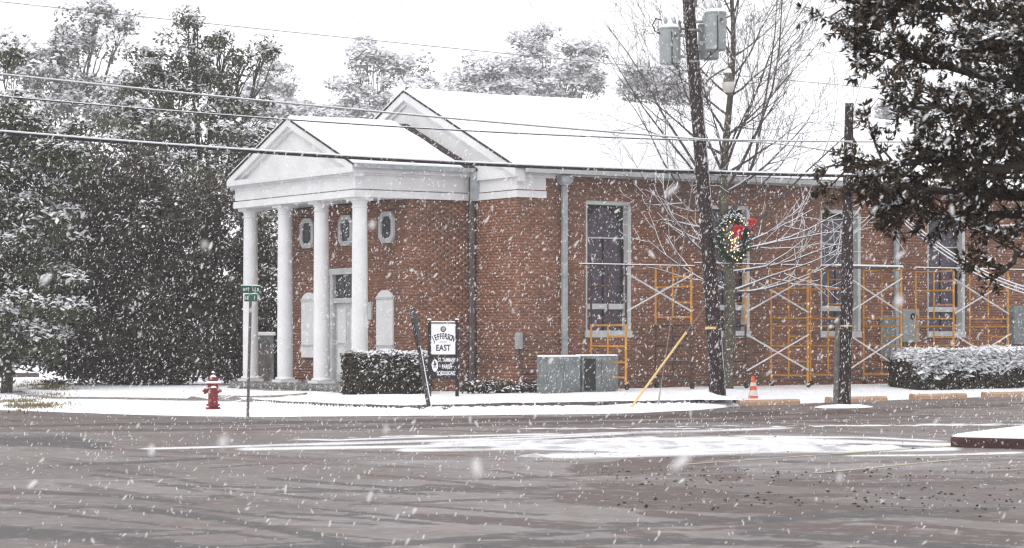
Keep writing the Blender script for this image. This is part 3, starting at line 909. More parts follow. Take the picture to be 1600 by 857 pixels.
PAZ, PEZ = 7.29, 5.90
gable('pediment', PU - 0.16, PV0 - 0.16, PV1 + 0.16, PEZ, PAZ, EZ + 0.742, PU + 0.02, 0.15, 0.20)
NAZ, NEZ = 8.18, 5.84
gable('pediment', -0.16, -0.16, NW + 0.16, NEZ, NAZ, EZ + 0.55, -0.012, 0.15, 0.24)


def roof(name, u0, u1, su0, su1, v0, v1, ez, az, th=0.05, snow=0.11):
    vc = 0.5 * (v0 + v1)
    q = MB()
    q.prism([(v0, ez), (vc, az), (v1, ez), (v1, ez + th), (vc, az + th), (v0, ez + th)][::-1], 'x', u0, u1)
    r = q.build(name, M['shingle'], B)
    # snow blanket with a soft, slightly wavy surface
    nu, nv = 90, 33
    us = np.linspace(su0, su1, nu)
    V = []
    for lay in (0, 1):
        for j in range(nv):
            f = j / (nv - 1)
            v = v0 - 0.02 + (v1 - v0 + 0.04) * f
            z = ez + th + (az - ez) * (1 - abs(v - vc) / (vc - v0))
            z = z - 0.05 * math.exp(-((v - vc) / 0.15) ** 2) * lay
            wv = 0.07 * (fbm(us, us * 0 + v * 1.3, 0.9, 4) - 0.5)
            edge = min(1, min(f, 1 - f) / 0.02 + 0.25)
            eu = np.minimum(1, np.minimum(us - su0, su1 - us) / 0.15 + 0.3)
            zz = z + 0.003 + lay * (snow * edge * eu + wv * eu)
            V.append(np.stack([us, us * 0 + v, us * 0 + zz], -1))
    V = np.array(V).reshape(-1, 3)
    n = nu * nv
    i = (np.arange(nv - 1)[:, None] * nu + np.arange(nu - 1)[None]).ravel()
    T = np.stack([i, i + 1, i + nu + 1, i + nu], -1)
    sides = []
    for j in range(nv - 1):
        for k in (0, nu - 1):
            a, b = j * nu + k, (j + 1) * nu + k
            sides.append((a, b, b + n, a + n))
    for k in range(nu - 1):
        for j in (0, nv - 1):
            a = j * nu + k
            sides.append((a, a + 1, a + 1 + n, a + n))
    np_mesh('snow_cover', V, np.concatenate([T + n, np.array(sides)]), M['snow'], r, True)
    return r


roof('portico_roof', PU - 0.18, -0.02, PU - 0.17, -0.45, PV0 - 0.20, PV1 + 0.20, PEZ + 0.003, PAZ + 0.003)
roof('nave_roof', -0.18, NL + 0.2, -0.17, NL + 0.1, -0.22, NW + 0.22, NEZ + 0.003, NAZ + 0.003)

# gutters and downspouts
q = MB(); q.prism([(PV0 - 0.32, 5.83), (PV0 - 0.205, 5.83), (PV0 - 0.205, 5.935), (PV0 - 0.34, 5.935)], 'x', PU - 0.16, -0.17); q.build('gutter', M['gutter'], B)
q = MB(); q.prism([(-0.34, 5.74), (-0.225, 5.74), (-0.225, 5.86), (-0.36, 5.86)], 'x', 0.1, NL); q.build('gutter', M['offwhite'], B)
q = MB(); q.box(0.9, NL, -0.10, -0.02, 5.70, 5.80); q.build('eave_board', M['offwhite'], B)


def downspout(u, v, ztop, m, w, head=True, zbot=0.3):
    e = empty('downspout', (u, v, 0)); e.parent = B
    q = MB(); q.bbox(-w, w, -w * 0.8, w * 0.8, zbot, ztop, 0.015); q.build('pipe', m, e)
    for z in (1.6, 3.2, 4.6):
        q = MB(); q.box(-w - 0.025, w + 0.025, -w * 0.8 - 0.006, w * 0.8 + 0.02, z, z + 0.05); q.build('strap', m, e)
    if head:
        q = MB()
        q.add([(-0.08, -0.08, ztop), (0.08, -0.08, ztop), (0.08, 0.07, ztop), (-0.08, 0.07, ztop), (-0.17, -0.14, ztop + 0.10), (0.17, -0.14, ztop + 0.10), (0.17, 0.09, ztop + 0.10), (-0.17, 0.09, ztop + 0.10), (-0.17, -0.14, ztop + 0.24), (0.17, -0.14, ztop + 0.24), (0.17, 0.09, ztop + 0.24), (-0.17, 0.09, ztop + 0.24)],
              [(0, 1, 5, 4), (1, 2, 6, 5), (2, 3, 7, 6), (3, 0, 4, 7), (4, 5, 9, 8), (5, 6, 10, 9), (6, 7, 11, 10), (7, 4, 8, 11), (8, 9, 10, 11)])
        q.build('conductor_head', m, e)
    return e


downspout(1.36, -0.10, 5.46, M['gutter'], 0.07)
downspout(12.45, -0.10, 5.46, M['gutter'], 0.07)
downspout(-0.14, NV0 - 0.16, 5.80, M['gutter_dark'], 0.065, False)
q = MB(); q.box(-0.27, -0.03, NV0 - 0.34, NV0 - 0.292, EZ - 0.02, 5.80); q.build('downspout_sleeve', M['gutter'], B)

# meters, boxes and conduits on the walls
q = MB(); q.bbox(-0.09, 0.09, -0.14, -0.014, -0.2, 0.2, 0.02)
o = q.build('meter_box', M['steel'], B); o.location = (u_at(808, 0), 0, 1.56)
um = u_at(808, 0)
q = MB(); q.tube([(um, -0.06, 1.36), (um, -0.06, 1.18), (um - 0.08, -0.06, 1.10), (um - 0.02, -0.06, 1.10)], 0.02); q.build('conduit', M['gutter_dark'], B)
q = MB(); q.tube([(um + 0.05, -0.06, 1.36), (um + 0.05, -0.06, 0.8), (um + 0.55, -0.3, 0.8)], 0.02)
q.build('conduit', M['gutter_dark'], B)
q = MB(); q.tube([(-0.05, 1.95, 1.13), (-0.05, 0.06, 1.13), (-0.02, -0.05, 1.13), (um - 0.05, -0.05, 1.13)], 0.018); q.build('conduit', M['gutter_dark'], B)
q = MB(); q.tube([(0.05, -0.05, 0.52), (NL * 0.65, -0.05, 0.52)], 0.022); q.build('conduit', M['gutter_dark'], B)
q = MB(); q.tube([(5, -0.04, 0.78), (NL * 0.55, -0.04, 0.78)], 0.015); q.build('conduit', M['gutter_dark'], B)
ue = u_at(1420, -0.1)
e = empty('electric_panel', (ue, 0, 0)); e.parent = B
q = MB(); q.bbox(-0.30, 0.30, -0.22, -0.014, 1.52, 2.42, 0.02); q.build('box', M['can'], e)
q = MB(); q.lathe([(0.10, 0), (0.10, 0.05), (0.07, 0.10)], 16); mo = q.build('meter', M['black'], e); mo.location = (0.05, -0.22, 2.22); mo.rotation_euler = (math.pi / 2, 0, 0)
q = MB(); q.tube([(-0.15, -0.1, 1.52), (-0.15, -0.1, 0.3)], 0.03); q.build('conduit', M['steel'], e)
u2 = u_at(1386, -0.1)
q = MB(); q.bbox(u2 - 0.22, u2 + 0.22, -0.2, -0.014, 1.0, 2.25, 0.02); q.build('service_box', M['cabinet'], B)
u2 = u_at(1592, -0.2)
q = MB(); q.bbox(u2 - 0.34, u2 + 0.5, -0.35, -0.014, 1.45, 2.55, 0.02); q.build('service_box', M['cabinet'], B)

# ------------------------------------------------------------------ scaffolding
def end_frame(parent, u, z0, m):
    q = MB()
    r = 0.028
    q.tube([(u, -0.42, z0), (u, -0.42, z0 + 1.5)], r); q.tube([(u, -1.92, z0), (u, -1.92, z0 + 1.5)], r * 1.15)
    for (a, b, z) in ((-0.42, -1.92, 1.47), (-0.42, -1.92, 0.18), (-0.42, -1.92, 0.95)):
        q.tube([(u, a, z0 + z), (u, b, z0 + z)], r * 0.85)
    q.tube([(u, -1.15, z0 + 0.18), (u, -1.15, z0 + 1.47)], r * 0.8)
    for z in (0.55, 1.2):
        q.tube([(u, -1.15, z0 + z), (u, -1.92, z0 + z)], r * 0.7)
    return q.build('end_frame', m, parent)


def scaffold(pxa, pxb, label, mats, lower_brace, plank, loc_v=-1.92):
    ua, ub = u_at(pxa, loc_v), u_at(pxb, loc_v)
    mid = 0.5 * (ua + ub)
    wp = loc2w(mid, -1.2)
    zg = 0.34
    e = empty('scaffold_tower', (wp.x, wp.y, zg), TH, label, 'scaffold', 'scaffold towers along the brick wall')
    e2 = lambda u: u - mid
    k = 0
    for u in (ua, ub):
        for t in (0, 1):
            o = end_frame(e, 0, 0, M[mats[k]]); o.location = (e2(u), 1.2, 0.13 + 1.5 * t); k += 1
        for v in (-0.42, -1.92):
            c = MB(); c.lathe([(0.075, -0.025), (0.075, 0.025)], 12); co = c.build('caster', M['black'], e)
            co.location = (e2(u) + 0.03, v + 1.2, 0.075); co.rotation_euler = (math.pi / 2, 0, 0.3)
    for t in (0, 1):
        if t == 0 and not lower_brace: continue
        for v in (-1.95,):
            for s in (0, 1):
                za, zb = (0.32, 1.25) if s else (1.25, 0.32)
                q = MB(); q.tube([(e2(ua), v + 1.2 - 0.02 * s, 0.13 + 1.5 * t + za), (e2(ub), v + 1.2 - 0.02 * s, 0.13 + 1.5 * t + zb)], 0.021)
                q.build('cross_brace', M['brace'] if v < -1 else M['steel'], e)
    for j in range(plank):
        q = MB(); v = -1.75 + 0.34 * j
        q.box(e2(ua) - 0.25, e2(ub) + 0.25, v + 1.2, v + 1.5, 3.14, 3.185); pk = q.build('plank', M['timber'], e)
        q = MB(); q.bbox(e2(ua) - 0.25, e2(ub) + 0.25, v + 1.205, v + 1.495, 3.187, 3.23, 0.015); q.build('snow', M['snow'], pk)
    return e


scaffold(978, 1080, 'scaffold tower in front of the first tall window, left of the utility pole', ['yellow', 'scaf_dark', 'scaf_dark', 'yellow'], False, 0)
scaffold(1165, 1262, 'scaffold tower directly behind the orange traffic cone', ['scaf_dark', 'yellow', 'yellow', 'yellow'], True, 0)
scaffold(1324, 1408, 'yellow scaffold tower with snowy planks behind the short pole', ['yellow'] * 4, True, 2)
scaffold(1490, 1575, 'rightmost yellow scaffold tower standing behind the snowy hedge', ['yellow'] * 4, True, 0)
# guard rails laid between the towers
def rail(pa, pb, z, v, label, r=0.018):
    a, b = loc2w(u_at(pa, v), v, z), loc2w(u_at(pb, v), v, z)
    q = MB(); q.tube([Vector((0, 0, 0)), b - a], r)
    e = empty('scaffold_rail', a, 0, label, 'rail', 'loose rails on the scaffolds')
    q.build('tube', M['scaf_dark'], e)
    q = MB(); up = Vector((0, 0, r * 0.9)); q.tube([up, (b - a) + up], r * 0.85); q.build('snow', M['snow'], e)
rail(905, 1085, 3.42, -1.98, 'snow-topped rail crossing the first tall window')
rail(1085, 1265, 3.50, -1.98, 'snow-topped rail running from the utility pole towards the right')
rail(1432, 1600, 3.50, -1.98, 'snow-topped rail along the rightmost scaffold')

# ------------------------------------------------------------------ ground equipment by the wall
def cabinet(u0, u1, label, dark_gap=False):
    wp = loc2w(0.5 * (u0 + u1), -0.95)
    z = gz(wp.x, wp.y)
    e = empty('utility_cabinet', (wp.x, wp.y, z - 0.02), TH, label, 'cabinet', 'cabinets by the brick wall')
    w = 0.5 * (u1 - u0)
    q = MB(); q.bbox(-w, w, -0.42, -0.02, 0.04, 0.90, 0.03); q.build('housing', M['cabinet'], e)
    q = MB(); q.box(-w - 0.06, w + 0.06, -0.48, 0.06, -0.05, 0.038); q.build('pad', M['stone'], e)
    for k in range(2):
        a = -w + 0.05 + k * (w - 0.03)
        q = MB(); q.box(a, a + w - 0.08, -0.437, -0.421, 0.12, 0.80); q.build('door_panel', M['cabinet'], e)
    if dark_gap:  # added dark panel, extends the dark gap between the two cabinets
        q = MB(); q.box(-w + 0.02, -w + 0.36, -0.452, -0.438, 0.06, 0.84); q.build('dark_gap_panel', M['tracery'], e)
    q = MB(); q.box(0.0, 0.03, -0.455, -0.4375, 0.42, 0.54); q.build('handle', M['steel'], e)
    q = MB(); q.bbox(-w + 0.01, w - 0.01, -0.41, -0.03, 0.902, 0.945, 0.02); q.build('snow_cap', M['snow'], e)
cabinet(u_at(852, -1.37), u_at(908, -1.37), 'left of two grey metal utility cabinets with snow on top')
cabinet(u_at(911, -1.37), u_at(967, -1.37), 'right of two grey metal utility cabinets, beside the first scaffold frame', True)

# parking stops
for i, (px, L2, lab) in enumerate(((1197, 0.98, 'tan concrete parking stop in front of the traffic cone'), (1338, 0.93, 'tan concrete parking stop behind the short pole'), (1466, 0.90, 'third tan parking stop from the left, below the snowy hedge'), (1575, 0.90, 'rightmost tan parking stop at the picture edge'))):
    u = u_at(px, -5.0)
    wp = loc2w(u, -5.0)
    e = empty('parking_stop', (wp.x, wp.y, float(road_z(wp.x, wp.y))), TH + random.uniform(-.03, .03), lab, 'parking stop', 'parking stops along the verge')
    q = MB(); q.prism([(-0.09, 0.0), (0.09, 0.0), (0.085, 0.09), (0.05, 0.14), (-0.05, 0.14), (-0.085, 0.09)], 'x', -L2, L2); q.build('concrete', M['stop'], e)
    for sg in (-0.7, 0.7):
        q = MB(); q.lathe([(0.012, 0.13), (0.012, 0.155)], 8, (sg * L2, 0, 0)); q.build('anchor_pin', M['steel'], e)
    q = MB(); q.prism([(0.0, 0.141), (0.055, 0.135), (0.085, 0.095), (0.12, 0.10), (0.06, 0.165), (0.01, 0.16)], 'x', -L2 * 0.98, L2 * 0.97); q.build('snow', M['snow'], e)

# traffic cone
p = at(1177, 621, 58.6); zc = gz(p.x, p.y)
e = empty('traffic_cone', (p.x, p.y, zc - 0.01), 0.4, 'orange traffic cone with white bands in the snow by the wall', 'traffic cone')
q = MB(); q.bbox(-0.18, 0.18, -0.18, 0.18, 0, 0.04, 0.01); q.build('base', M['orange'], e)
prof = [(0.14, 0.041), (0.115, 0.22), (0.114, 0.22), (0.09, 0.38), (0.07, 0.50), (0.055, 0.58), (0.03, 0.70), (0.02, 0.71)]
q = MB(); q.lathe(prof, 20); q.build('cone', M['orange'], e, True)
q = MB(); q.lathe([(0.121, 0.235), (0.098, 0.37), (0.09, 0.37)], 20); q.build('reflective_band', M['conewhite'], e, True)
q = MB(); q.lathe([(0.081, 0.47), (0.065, 0.56), (0.06, 0.56)], 20); q.build('reflective_band', M['conewhite'], e, True)

# ------------------------------------------------------------------ poles
def pole(name, base, top, r0, r1, label, extra=None):
    z = gz(base.x, base.y) - 0.05
    e = empty(name, (base.x, base.y, z), 0, label, 'utility pole')
    d = Vector((top.x - base.x, top.y - base.y, top.z - z))
    q = MB()
    pts, rs = [], []
    for i in range(13):
        t = i / 12
        pts.append(d * t + Vector((0.025 * math.sin(5 * t), 0, 0))); rs.append((r0 + (r1 - r0) * t) * (1.12 if i == 0 else 1))
    q.tube(pts, rs, 16); q.build('shaft', M['pole'], e, True)
    return e, d


P1 = at(1122, 626, 57.5)
P1.z = 0
T1 = at(1071, -85, 57.5)
up, ud = pole('utility_pole', P1, T1, 0.185, 0.135, 'tall leaning wooden utility pole carrying transformers and a wreath')


def on_pole(z):
    """world point on the axis of the tall pole"""
    t = (z - up.location.z) / ud.z
    return Vector(up.location) + ud * t


for z, wd in ((1.86, 0.03), (8.15, 0.02), (8.9, 0.02)):
    c = on_pole(z) - Vector(up.location)
    q = MB(); q.lathe([(0.19 - 0.004 * z, -wd), (0.19 - 0.004 * z, wd)], 18, c); q.build('band', M['guard'] if z < 3 else M['steel'], up)
q = MB()
pts = [Vector((0.19, -0.05, 0))] + [on_pole(z) - Vector(up.location) + Vector((0.175 - 0.004 * z, -0.06, 0)) for z in (0.6, 1.5, 3, 5, 7)]
q.tube(pts, 0.018); q.build('ground_wire_moulding', M['brace'], up)
# steps/brackets for the transformers
cans = []
for (px, py, dy, hh, label) in ((1047, 72, -0.1, 0.44, 'left grey transformer can hanging on the tall utility pole'),
                               (1118, 49, -0.32, 0.46, 'right grey transformer can nearest the camera on the tall utility pole'),
                               (1107, 66, 0.30, 0.42, 'transformer can half hidden behind the right one on the tall pole')):
    p = at(px, py, 57.5 + dy)
    e = empty('transformer', (p.x, p.y, p.z - hh), 0, label, 'transformer', 'pole transformers')
    q = MB(); q.lathe([(0.21, 0), (0.245, 0.02), (0.25, 0.05), (0.25, 2 * hh - 0.06), (0.262, 2 * hh - 0.055), (0.262, 2 * hh - 0.02), (0.20, 2 * hh + 0.03), (0.05, 2 * hh + 0.05)], 24); q.build('tank', M['can'], e, True)
    q = MB(); q.lathe([(0.255, 2 * hh - 0.015), (0.22, 2 * hh + 0.045), (0.1, 2 * hh + 0.075), (0.03, 2 * hh + 0.08)], 20); q.build('snow_cap', M['snow'], e, True)
    for k, a in enumerate((0.6, 2.4)):
        q = MB(); bx, by = 0.13 * math.cos(a), 0.13 * math.sin(a)
        q.lathe([(0.04, 2 * hh + 0.03), (0.055, 2 * hh + 0.08), (0.035, 2 * hh + 0.11), (0.055, 2 * hh + 0.15), (0.03, 2 * hh + 0.20), (0.012, 2 * hh + 0.26)], 10, (bx, by, 0)); q.build('bushing', M['gutter'], e, True)
    ax = on_pole(p.z) - p
    for zz in (-0.25, 0.25):
        q = MB(); q.tube([Vector((0, 0, hh + zz)), Vector((ax.x * 0.9, ax.y * 0.9, hh + zz))], 0.035, 6); q.build('bracket', M['steel'], e)
    sx = -1 if px < 1080 else 1
    q = MB(); q.tube([(sx * 0.24, -0.05, 2 * hh - 0.16), (sx * 0.36, -0.08, 2 * hh - 0.10), (sx * 0.42, -0.08, 2 * hh + 0.04), (sx * 0.34, -0.06, 2 * hh + 0.20), (sx * 0.2, -0.04, 2 * hh + 0.16)], 0.016); q.build('lead', M['cable'], e)
    q = MB(); q.tube([(0.02, -0.26, 2 * hh - 0.12), (0.03, -0.275, hh), (0.03, -0.26, 0.02), (ax.x * .5, ax.y * .5 - 0.1, -0.25)], 0.012); q.build('lead', M['cable'], e)
    q = MB(); q.box(0.08, 0.16, -0.262, -0.235, 2 * hh - 0.26, 2 * hh - 0.18); q.build('nameplate', M['gutter_dark'], e)
# cut-out fuses
for (px, py) in ((1070, 38), (1062, 52), (1087, 12)):
    q = MB(); p = at(px, py, 57.3) - Vector(up.location); q.lathe([(0.03, 0), (0.045, 0.05), (0.03, 0.1), (0.045, 0.15), (0.03, 0.2), (0.045, 0.25), (0.02, 0.3)], 8, p)
    a2 = on_pole(p.z + up.location.z) - Vector(up.location)
    q.tube([p + Vector((0, 0, 0.1)), Vector((a2.x, a2.y, p.z + 0.1))], 0.025)
    q.build('fuse_bracket', M['gutter_dark'], up)

# street lamp on an arm
lp = at(1138, 121, 57.2)
e = empty('street_lamp', lp, 0, 'bell-shaped street lamp hanging from a short arm on the tall pole', 'street lamp')
a = on_pole(7.35) - lp
q = MB(); q.tube([a, a * 0.6 + Vector((0, 0, 0.22)), a * 0.25 + Vector((0, 0, 0.25)), Vector((0, 0, 0.22)), Vector((0, 0, 0.1))], 0.022); q.build('arm', M['gutter_dark'], e)
q = MB(); q.lathe([(0.13, -0.12), (0.115, -0.06), (0.085, 0.02), (0.075, 0.12), (0.05, 0.17), (0.02, 0.18)], 18); q.build('hood', M['gutter_dark'], e, True)
q = MB(); q.lathe([(0.05, -0.37), (0.105, -0.35), (0.14, -0.25), (0.155, -0.13), (0.15, -0.121)], 18); q.build('refractor', M['lamp_glass'], e, True)
q = MB(); q.lathe([(0.085, 0.10), (0.06, 0.19), (0.02, 0.21)], 12); q.build('snow_cap', M['snow'], e, True)

# guy wires with the yellow guard
def guy(pa, Ya, zt, label, guard=None, r=0.010):
    a = at(pa[0], pa[1], Ya); a.z = gz(a.x, a.y) - 0.03
    b = on_pole(zt)
    e = empty('guy_wire', a, 0, label, 'guy wire')
    q = MB(); q.tube([Vector((0, 0, 0)), b - a], r); q.build('strand', M['wire_grey'], e)
    if guard:
        d = (b - a); q = MB(); q.tube([d * 0.01, d * guard], 0.027, 10); q.build('guard', M['guard'], e, True)
    else:
        q = MB(); q.tube([Vector((0, 0, -0.05)), (b - a) * 0.05], 0.02); q.build('anchor_rod', M['steel'], e)
guy((985, 637), 54.6, 2.55, 'guy wire with a yellow plastic guard slanting up from the snow', 0.68)
guy((1028, 631), 56.2, 6.3, 'thin bare guy wire beside the yellow guard')

P2 = at(1317, 634, 56.4); P2.z = 0
T2 = at(1329, 162, 56.4)
up2, ud2 = pole('utility_pole', P2, T2, 0.165, 0.10, 'short dark wooden pole standing alone in front of the scaffolds')
q = MB(); q.tube([(-0.17, -0.06, 0), (-0.15, -0.06, 1.0), (-0.12, -0.06, 2.15)], [0.075, 0.07, 0.065], 10); q.build('conduit', M['post'], up2, True)
q = MB(); q.lathe([(0.172, 0), (0.172, 0.03)], 16, ud2 * 0.27); q.build('band', M['guard'], up2)
def mound(x, y, rx, ry, h, label, name='snow_mound'):
    xs = np.linspace(-1.15, 1.15, 26)
    X, Y = np.meshgrid(xs, xs)
    d = np.hypot(X, Y) + 0.25 * (fbm(X + x, Y + y, 3, 3) - 0.5)
    Z = h * np.maximum(1 - d * d, -0.25) * (0.75 + 0.5 * fbm(X + x, Y, 4, 3)) 
    V = np.stack([X * rx, Y * ry, Z], -1).reshape(-1, 3)
    n = 26
    i = (np.arange(n - 1)[:, None] * n + np.arange(n - 1)[None]).ravel()
    o = np_mesh(name, V, np.stack([i, i + 1, i + n + 1, i + n], -1), M['snow'], None, True)
    o.location = (x, y, gz(x, y))
    return tag(o, label, 'snow')
mound(P2.x + 0.05, P2.y - 0.1, 0.68, 0.9, 0.07, 'small patch of snow round the foot of the short pole')
mound(P1.x - 0.35, P1.y + 0.2, 0.75, 0.7, 0.16, 'snow heaped against the foot of the tall utility pole')


# ------------------------------------------------------------------ overhead wires
def wire(name, pts, r, label, snow=0.0, m='cable', n=40, group='overhead wires'):
    """quadratic through three (px, py, depth) points: a sagging span in space"""
    A, Bm, C = [at(*p) for p in pts]
    tm = (Bm.x - A.x) / (C.x - A.x)
    P = []
    for i in range(n + 1):
        t = i / n
        la = (t - tm) * (t - 1) / (tm); lb = t * (t - 1) / (tm * (tm - 1)); lc = t * (t - tm) / (1 - tm)
        P.append(A * la + Bm * lb + C * lc)
    e = empty(name, A, 0, label, 'wire', group)
    q = MB(); q.tube([p - A for p in P], r, 6); q.build('cable', M[m], e)
    if snow:
        q = MB(); up_ = Vector((0, 0, r + snow * 0.5)); q.tube([p - A + up_ for p in P], snow, 6); q.build('snow', M['snow'], e)
    return e
pj = on_pole(6.32); pxj = CX + F * pj.x / pj.y; pyj = HY - F * (pj.z - CH) / pj.y
dp = pj.y - 0.2
wire('overhead_wire', [(-250, 90, 47.5), (500, 167, 53.2), (pxj, pyj, dp)], 0.013, 'snow-lined wire, highest of the three running in from the left to the tall pole', 0.014, 'wire_grey')
wire('overhead_wire', [(-250, 127, 47.5), (500, 191, 53.2), (pxj, pyj + 2, dp)], 0.012, 'middle dark wire of the three running in from the left', 0.010)
wire('overhead_wire', [(-250, 186, 47.5), (500, 244, 53.2), (1104, 270, dp + 0.45)], 0.034, 'thick snow-topped cable, lowest of the three running in from the left', 0.022)
wire('overhead_wire', [(pxj, pyj, dp), (1320, 222, 55.0), (1900, 214, 50)], 0.012, 'upper wire leaving the tall pole towards the right', 0.010, 'wire_grey')
wire('overhead_wire', [(pxj, pyj + 2, dp), (1220, 226, 59), (1310, 240, 63)], 0.011, 'thin service wire dropping from the tall pole towards the building', 0.008, 'wire_grey')
wire('overhead_wire', [(1104, 270, dp + 0.45), (1300, 275, 56), (1900, 276, 52)], 0.034, 'thick snow-topped cable leaving the tall pole towards the right', 0.022)
wire('overhead_wire', [(-250, -24, 78), (500, 55, 82), (1500, 150, 90)], 0.014, 'thin far wire high across the white sky', 0.0, 'wire_grey')
for k, (d1, d2, lab) in enumerate(((0, 0, 'upper of three snowy cables drooping at the right below the evergreen'), (5, 4, 'middle of three snowy cables drooping at the right'), (11, 6, 'lowest of three snowy cables drooping at the right'))):
    wire('service_cable', [(1326, 250 + d1, 56.4), (1500, 404 + d1, 55.6), (1800, 446 + d2, 54.5)], 0.012, lab, 0.013, 'wire_grey', group='drooping cables')
wire('service_cable', [(1386, 353, 57), (1398, 372, 57.5), (1412, 392, 58)], 0.013, 'short loose snowy cable end hanging beside the downspout', 0.012, 'wire_grey', 8, 'drooping cables')
wire('service_cable', [(1326, 246, 56.4), (1560, 354, 60), (1700, 318, 62)], 0.014, 'single snowy cable rising to the right through the evergreen leaves', 0.016, 'wire_grey', group='drooping cables')

# ------------------------------------------------------------------ signs and hydrant
def text_obj(body, size, m, parent, loc, rot=(math.pi / 2, 0, 0), name='lettering', sx=1.0, bold=0.0):
    cu = bpy.data.curves.new('t', 'FONT'); cu.body = body; cu.size = size; cu.align_x = 'CENTER'; cu.align_y = 'CENTER'
    cu.extrude = 0.002; cu.offset = bold; cu.resolution_u = 3
    to = bpy.data.objects.new('t', cu); COL.objects.link(to)
    dg = bpy.context.evaluated_depsgraph_get()
    me = bpy.data.meshes.new_from_object(to.evaluated_get(dg))
    bpy.data.objects.remove(to)
    me.materials.clear()
    o = link(name, me, m, parent)
    o.location = loc; o.rotation_euler = rot; o.scale = (sx, 1, 1)
    return o


ps = at(692.5, 620, 57.0); zs = gz(ps.x, ps.y)
S = empty('school_sign', (ps.x, ps.y, zs), math.radians(6), 'white and black board sign on two dark posts in the snowy lawn', 'sign')
top = 1.6 + 30 * 57 / F - zs
for s in (-1, 1):
    q = MB(); q.bbox(s * 0.325 - 0.04, s * 0.325 + 0.04, -0.04, 0.04, -0.15, top, 0.012); po = q.build('post', M['signblack'], S)
    q = MB(); q.bbox(s * 0.325 - 0.045, s * 0.325 + 0.045, -0.045, 0.045, top + 0.001, top + 0.03, 0.01); q.build('snow_cap', M['snow'], po)
zw0, zw1 = 1.6 - 24 * 57 / F - zs, 1.6 + 24 * 57 / F - zs
zb0, zb1 = 1.6 - 62 * 57 / F - zs, zw0 - 0.012
q = MB(); q.box(-0.284, 0.284, -0.02, 0.02, zw0, zw1); wb = q.build('white_board', M['signwhite'], S)
q = MB(); q.box(-0.284, 0.284, -0.03, 0.03, zw1 + 0.001, zw1 + 0.03); tr = q.build('top_rail', M['signblack'], S)
q = MB(); q.bbox(-0.284, 0.284, -0.03, 0.03, zw1 + 0.031, zw1 + 0.055, 0.01); q.build('snow_cap', M['snow'], tr)
q = MB(); q.box(-0.284, 0.284, -0.02, 0.02, zb0, zb1); bb = q.build('black_board', M['signblack'], S)
zc = 0.5 * (zw0 + zw1)
word = 'JEFFERSON'
for i, ch in enumerate(word):
    t = (i - 4) / 4
    o = text_obj(ch, 0.185, M['signblack'], wb, (t * 0.235, -0.023, zc + 0.06 - 0.062 * t * t), (math.pi / 2, t * 0.42, 0), 'letter', 0.56, 0.005)
text_obj('EAST', 0.20, M['signblack'], wb, (0, -0.023, zc - 0.215), name='lettering', sx=0.78, bold=0.004)
# serif strokes under and over the letters
q = MB(); q.lathe([(0.066, 0), (0.066, 0.004)], 20); o = q.build('round_emblem', M['signblack'], wb); o.location = (-0.0, -0.0205, zc + 0.23); o.rotation_euler = (math.pi / 2, 0, 0)
q = MB()
for (x0, x1, z) in ((-0.03, 0.03, 0.022), (-0.045, 0.045, -0.004), (-0.028, 0.028, -0.030)): q.box(x0, x1, -0.0275, -0.0255, zc + 0.23 + z, zc + 0.23 + z + 0.012)
q.build('emblem_marks', M['signwhite'], wb)
q = MB(); q.tube([(-0.09, -0.023, zc - 0.075), (-0.04, -0.023, zc - 0.066), (0, -0.023, zc - 0.072), (0.04, -0.023, zc - 0.066), (0.09, -0.023, zc - 0.075)], 0.005, 5); q.build('flourish', M['signblack'], wb)
zd = 0.5 * (zb0 + zb1)
text_obj('ST. TAMMANY', 0.135, M['signwhite'], bb, (0.085, -0.024, zd + 0.155), sx=0.47, bold=0.003)
text_obj('PARISH', 0.135, M['signwhite'], bb, (0.085, -0.024, zd + 0.0), sx=0.55, bold=0.003)
text_obj('SCHOOLBOARD', 0.135, M['signwhite'], bb, (0.075, -0.024, zd - 0.155), sx=0.44, bold=0.003)
q = MB()
for k in range(24):
    pass
ov = [(0.072 * math.cos(k * math.pi / 12), 0.145 * math.sin(k * math.pi / 12)) for k in range(24)]
q.prism([(x - 0.195, z + zd + 0.03) for x, z in ov], 'y', -0.0245, -0.0215); q.build('oval_emblem', M['signwhite'], bb)
q = MB()
for (x0, z0, x1, z1) in ((-0.22, -0.06, -0.20, 0.10), (-0.195, 0.12, -0.17, -0.05), (-0.24, 0.03, -0.15, 0.05), (-0.22, 0.12, -0.17, 0.02)):
    q.tube([(x0, -0.0255, zd + 0.02 + z0), (x1, -0.0255, zd + 0.02 + z1)], 0.009, 5)
q.build('emblem_marks', M['signblack'], bb)

# leaning road sign seen almost edge-on
pb = at(672, 642, 52.0); zb = gz(pb.x, pb.y)
L0 = empty('road_sign', (pb.x, pb.y, zb - 0.05), 0, 'leaning dark road sign seen almost edge-on, left of the school sign', 'sign')
tp = at(644, 484, 52.0) - Vector((pb.x, pb.y, zb - 0.05))
q = MB(); q.tube([Vector((0, 0, 0)), tp * 0.98], [0.05, 0.042], 8); q.build('post', M['darkplate'], L0)
q = MB(); q.tube([Vector((0.035, -0.02, 0.1)), tp * 0.75 + Vector((0.035, -0.02, 0))], 0.014, 5); q.build('snow', M['snow'], L0)
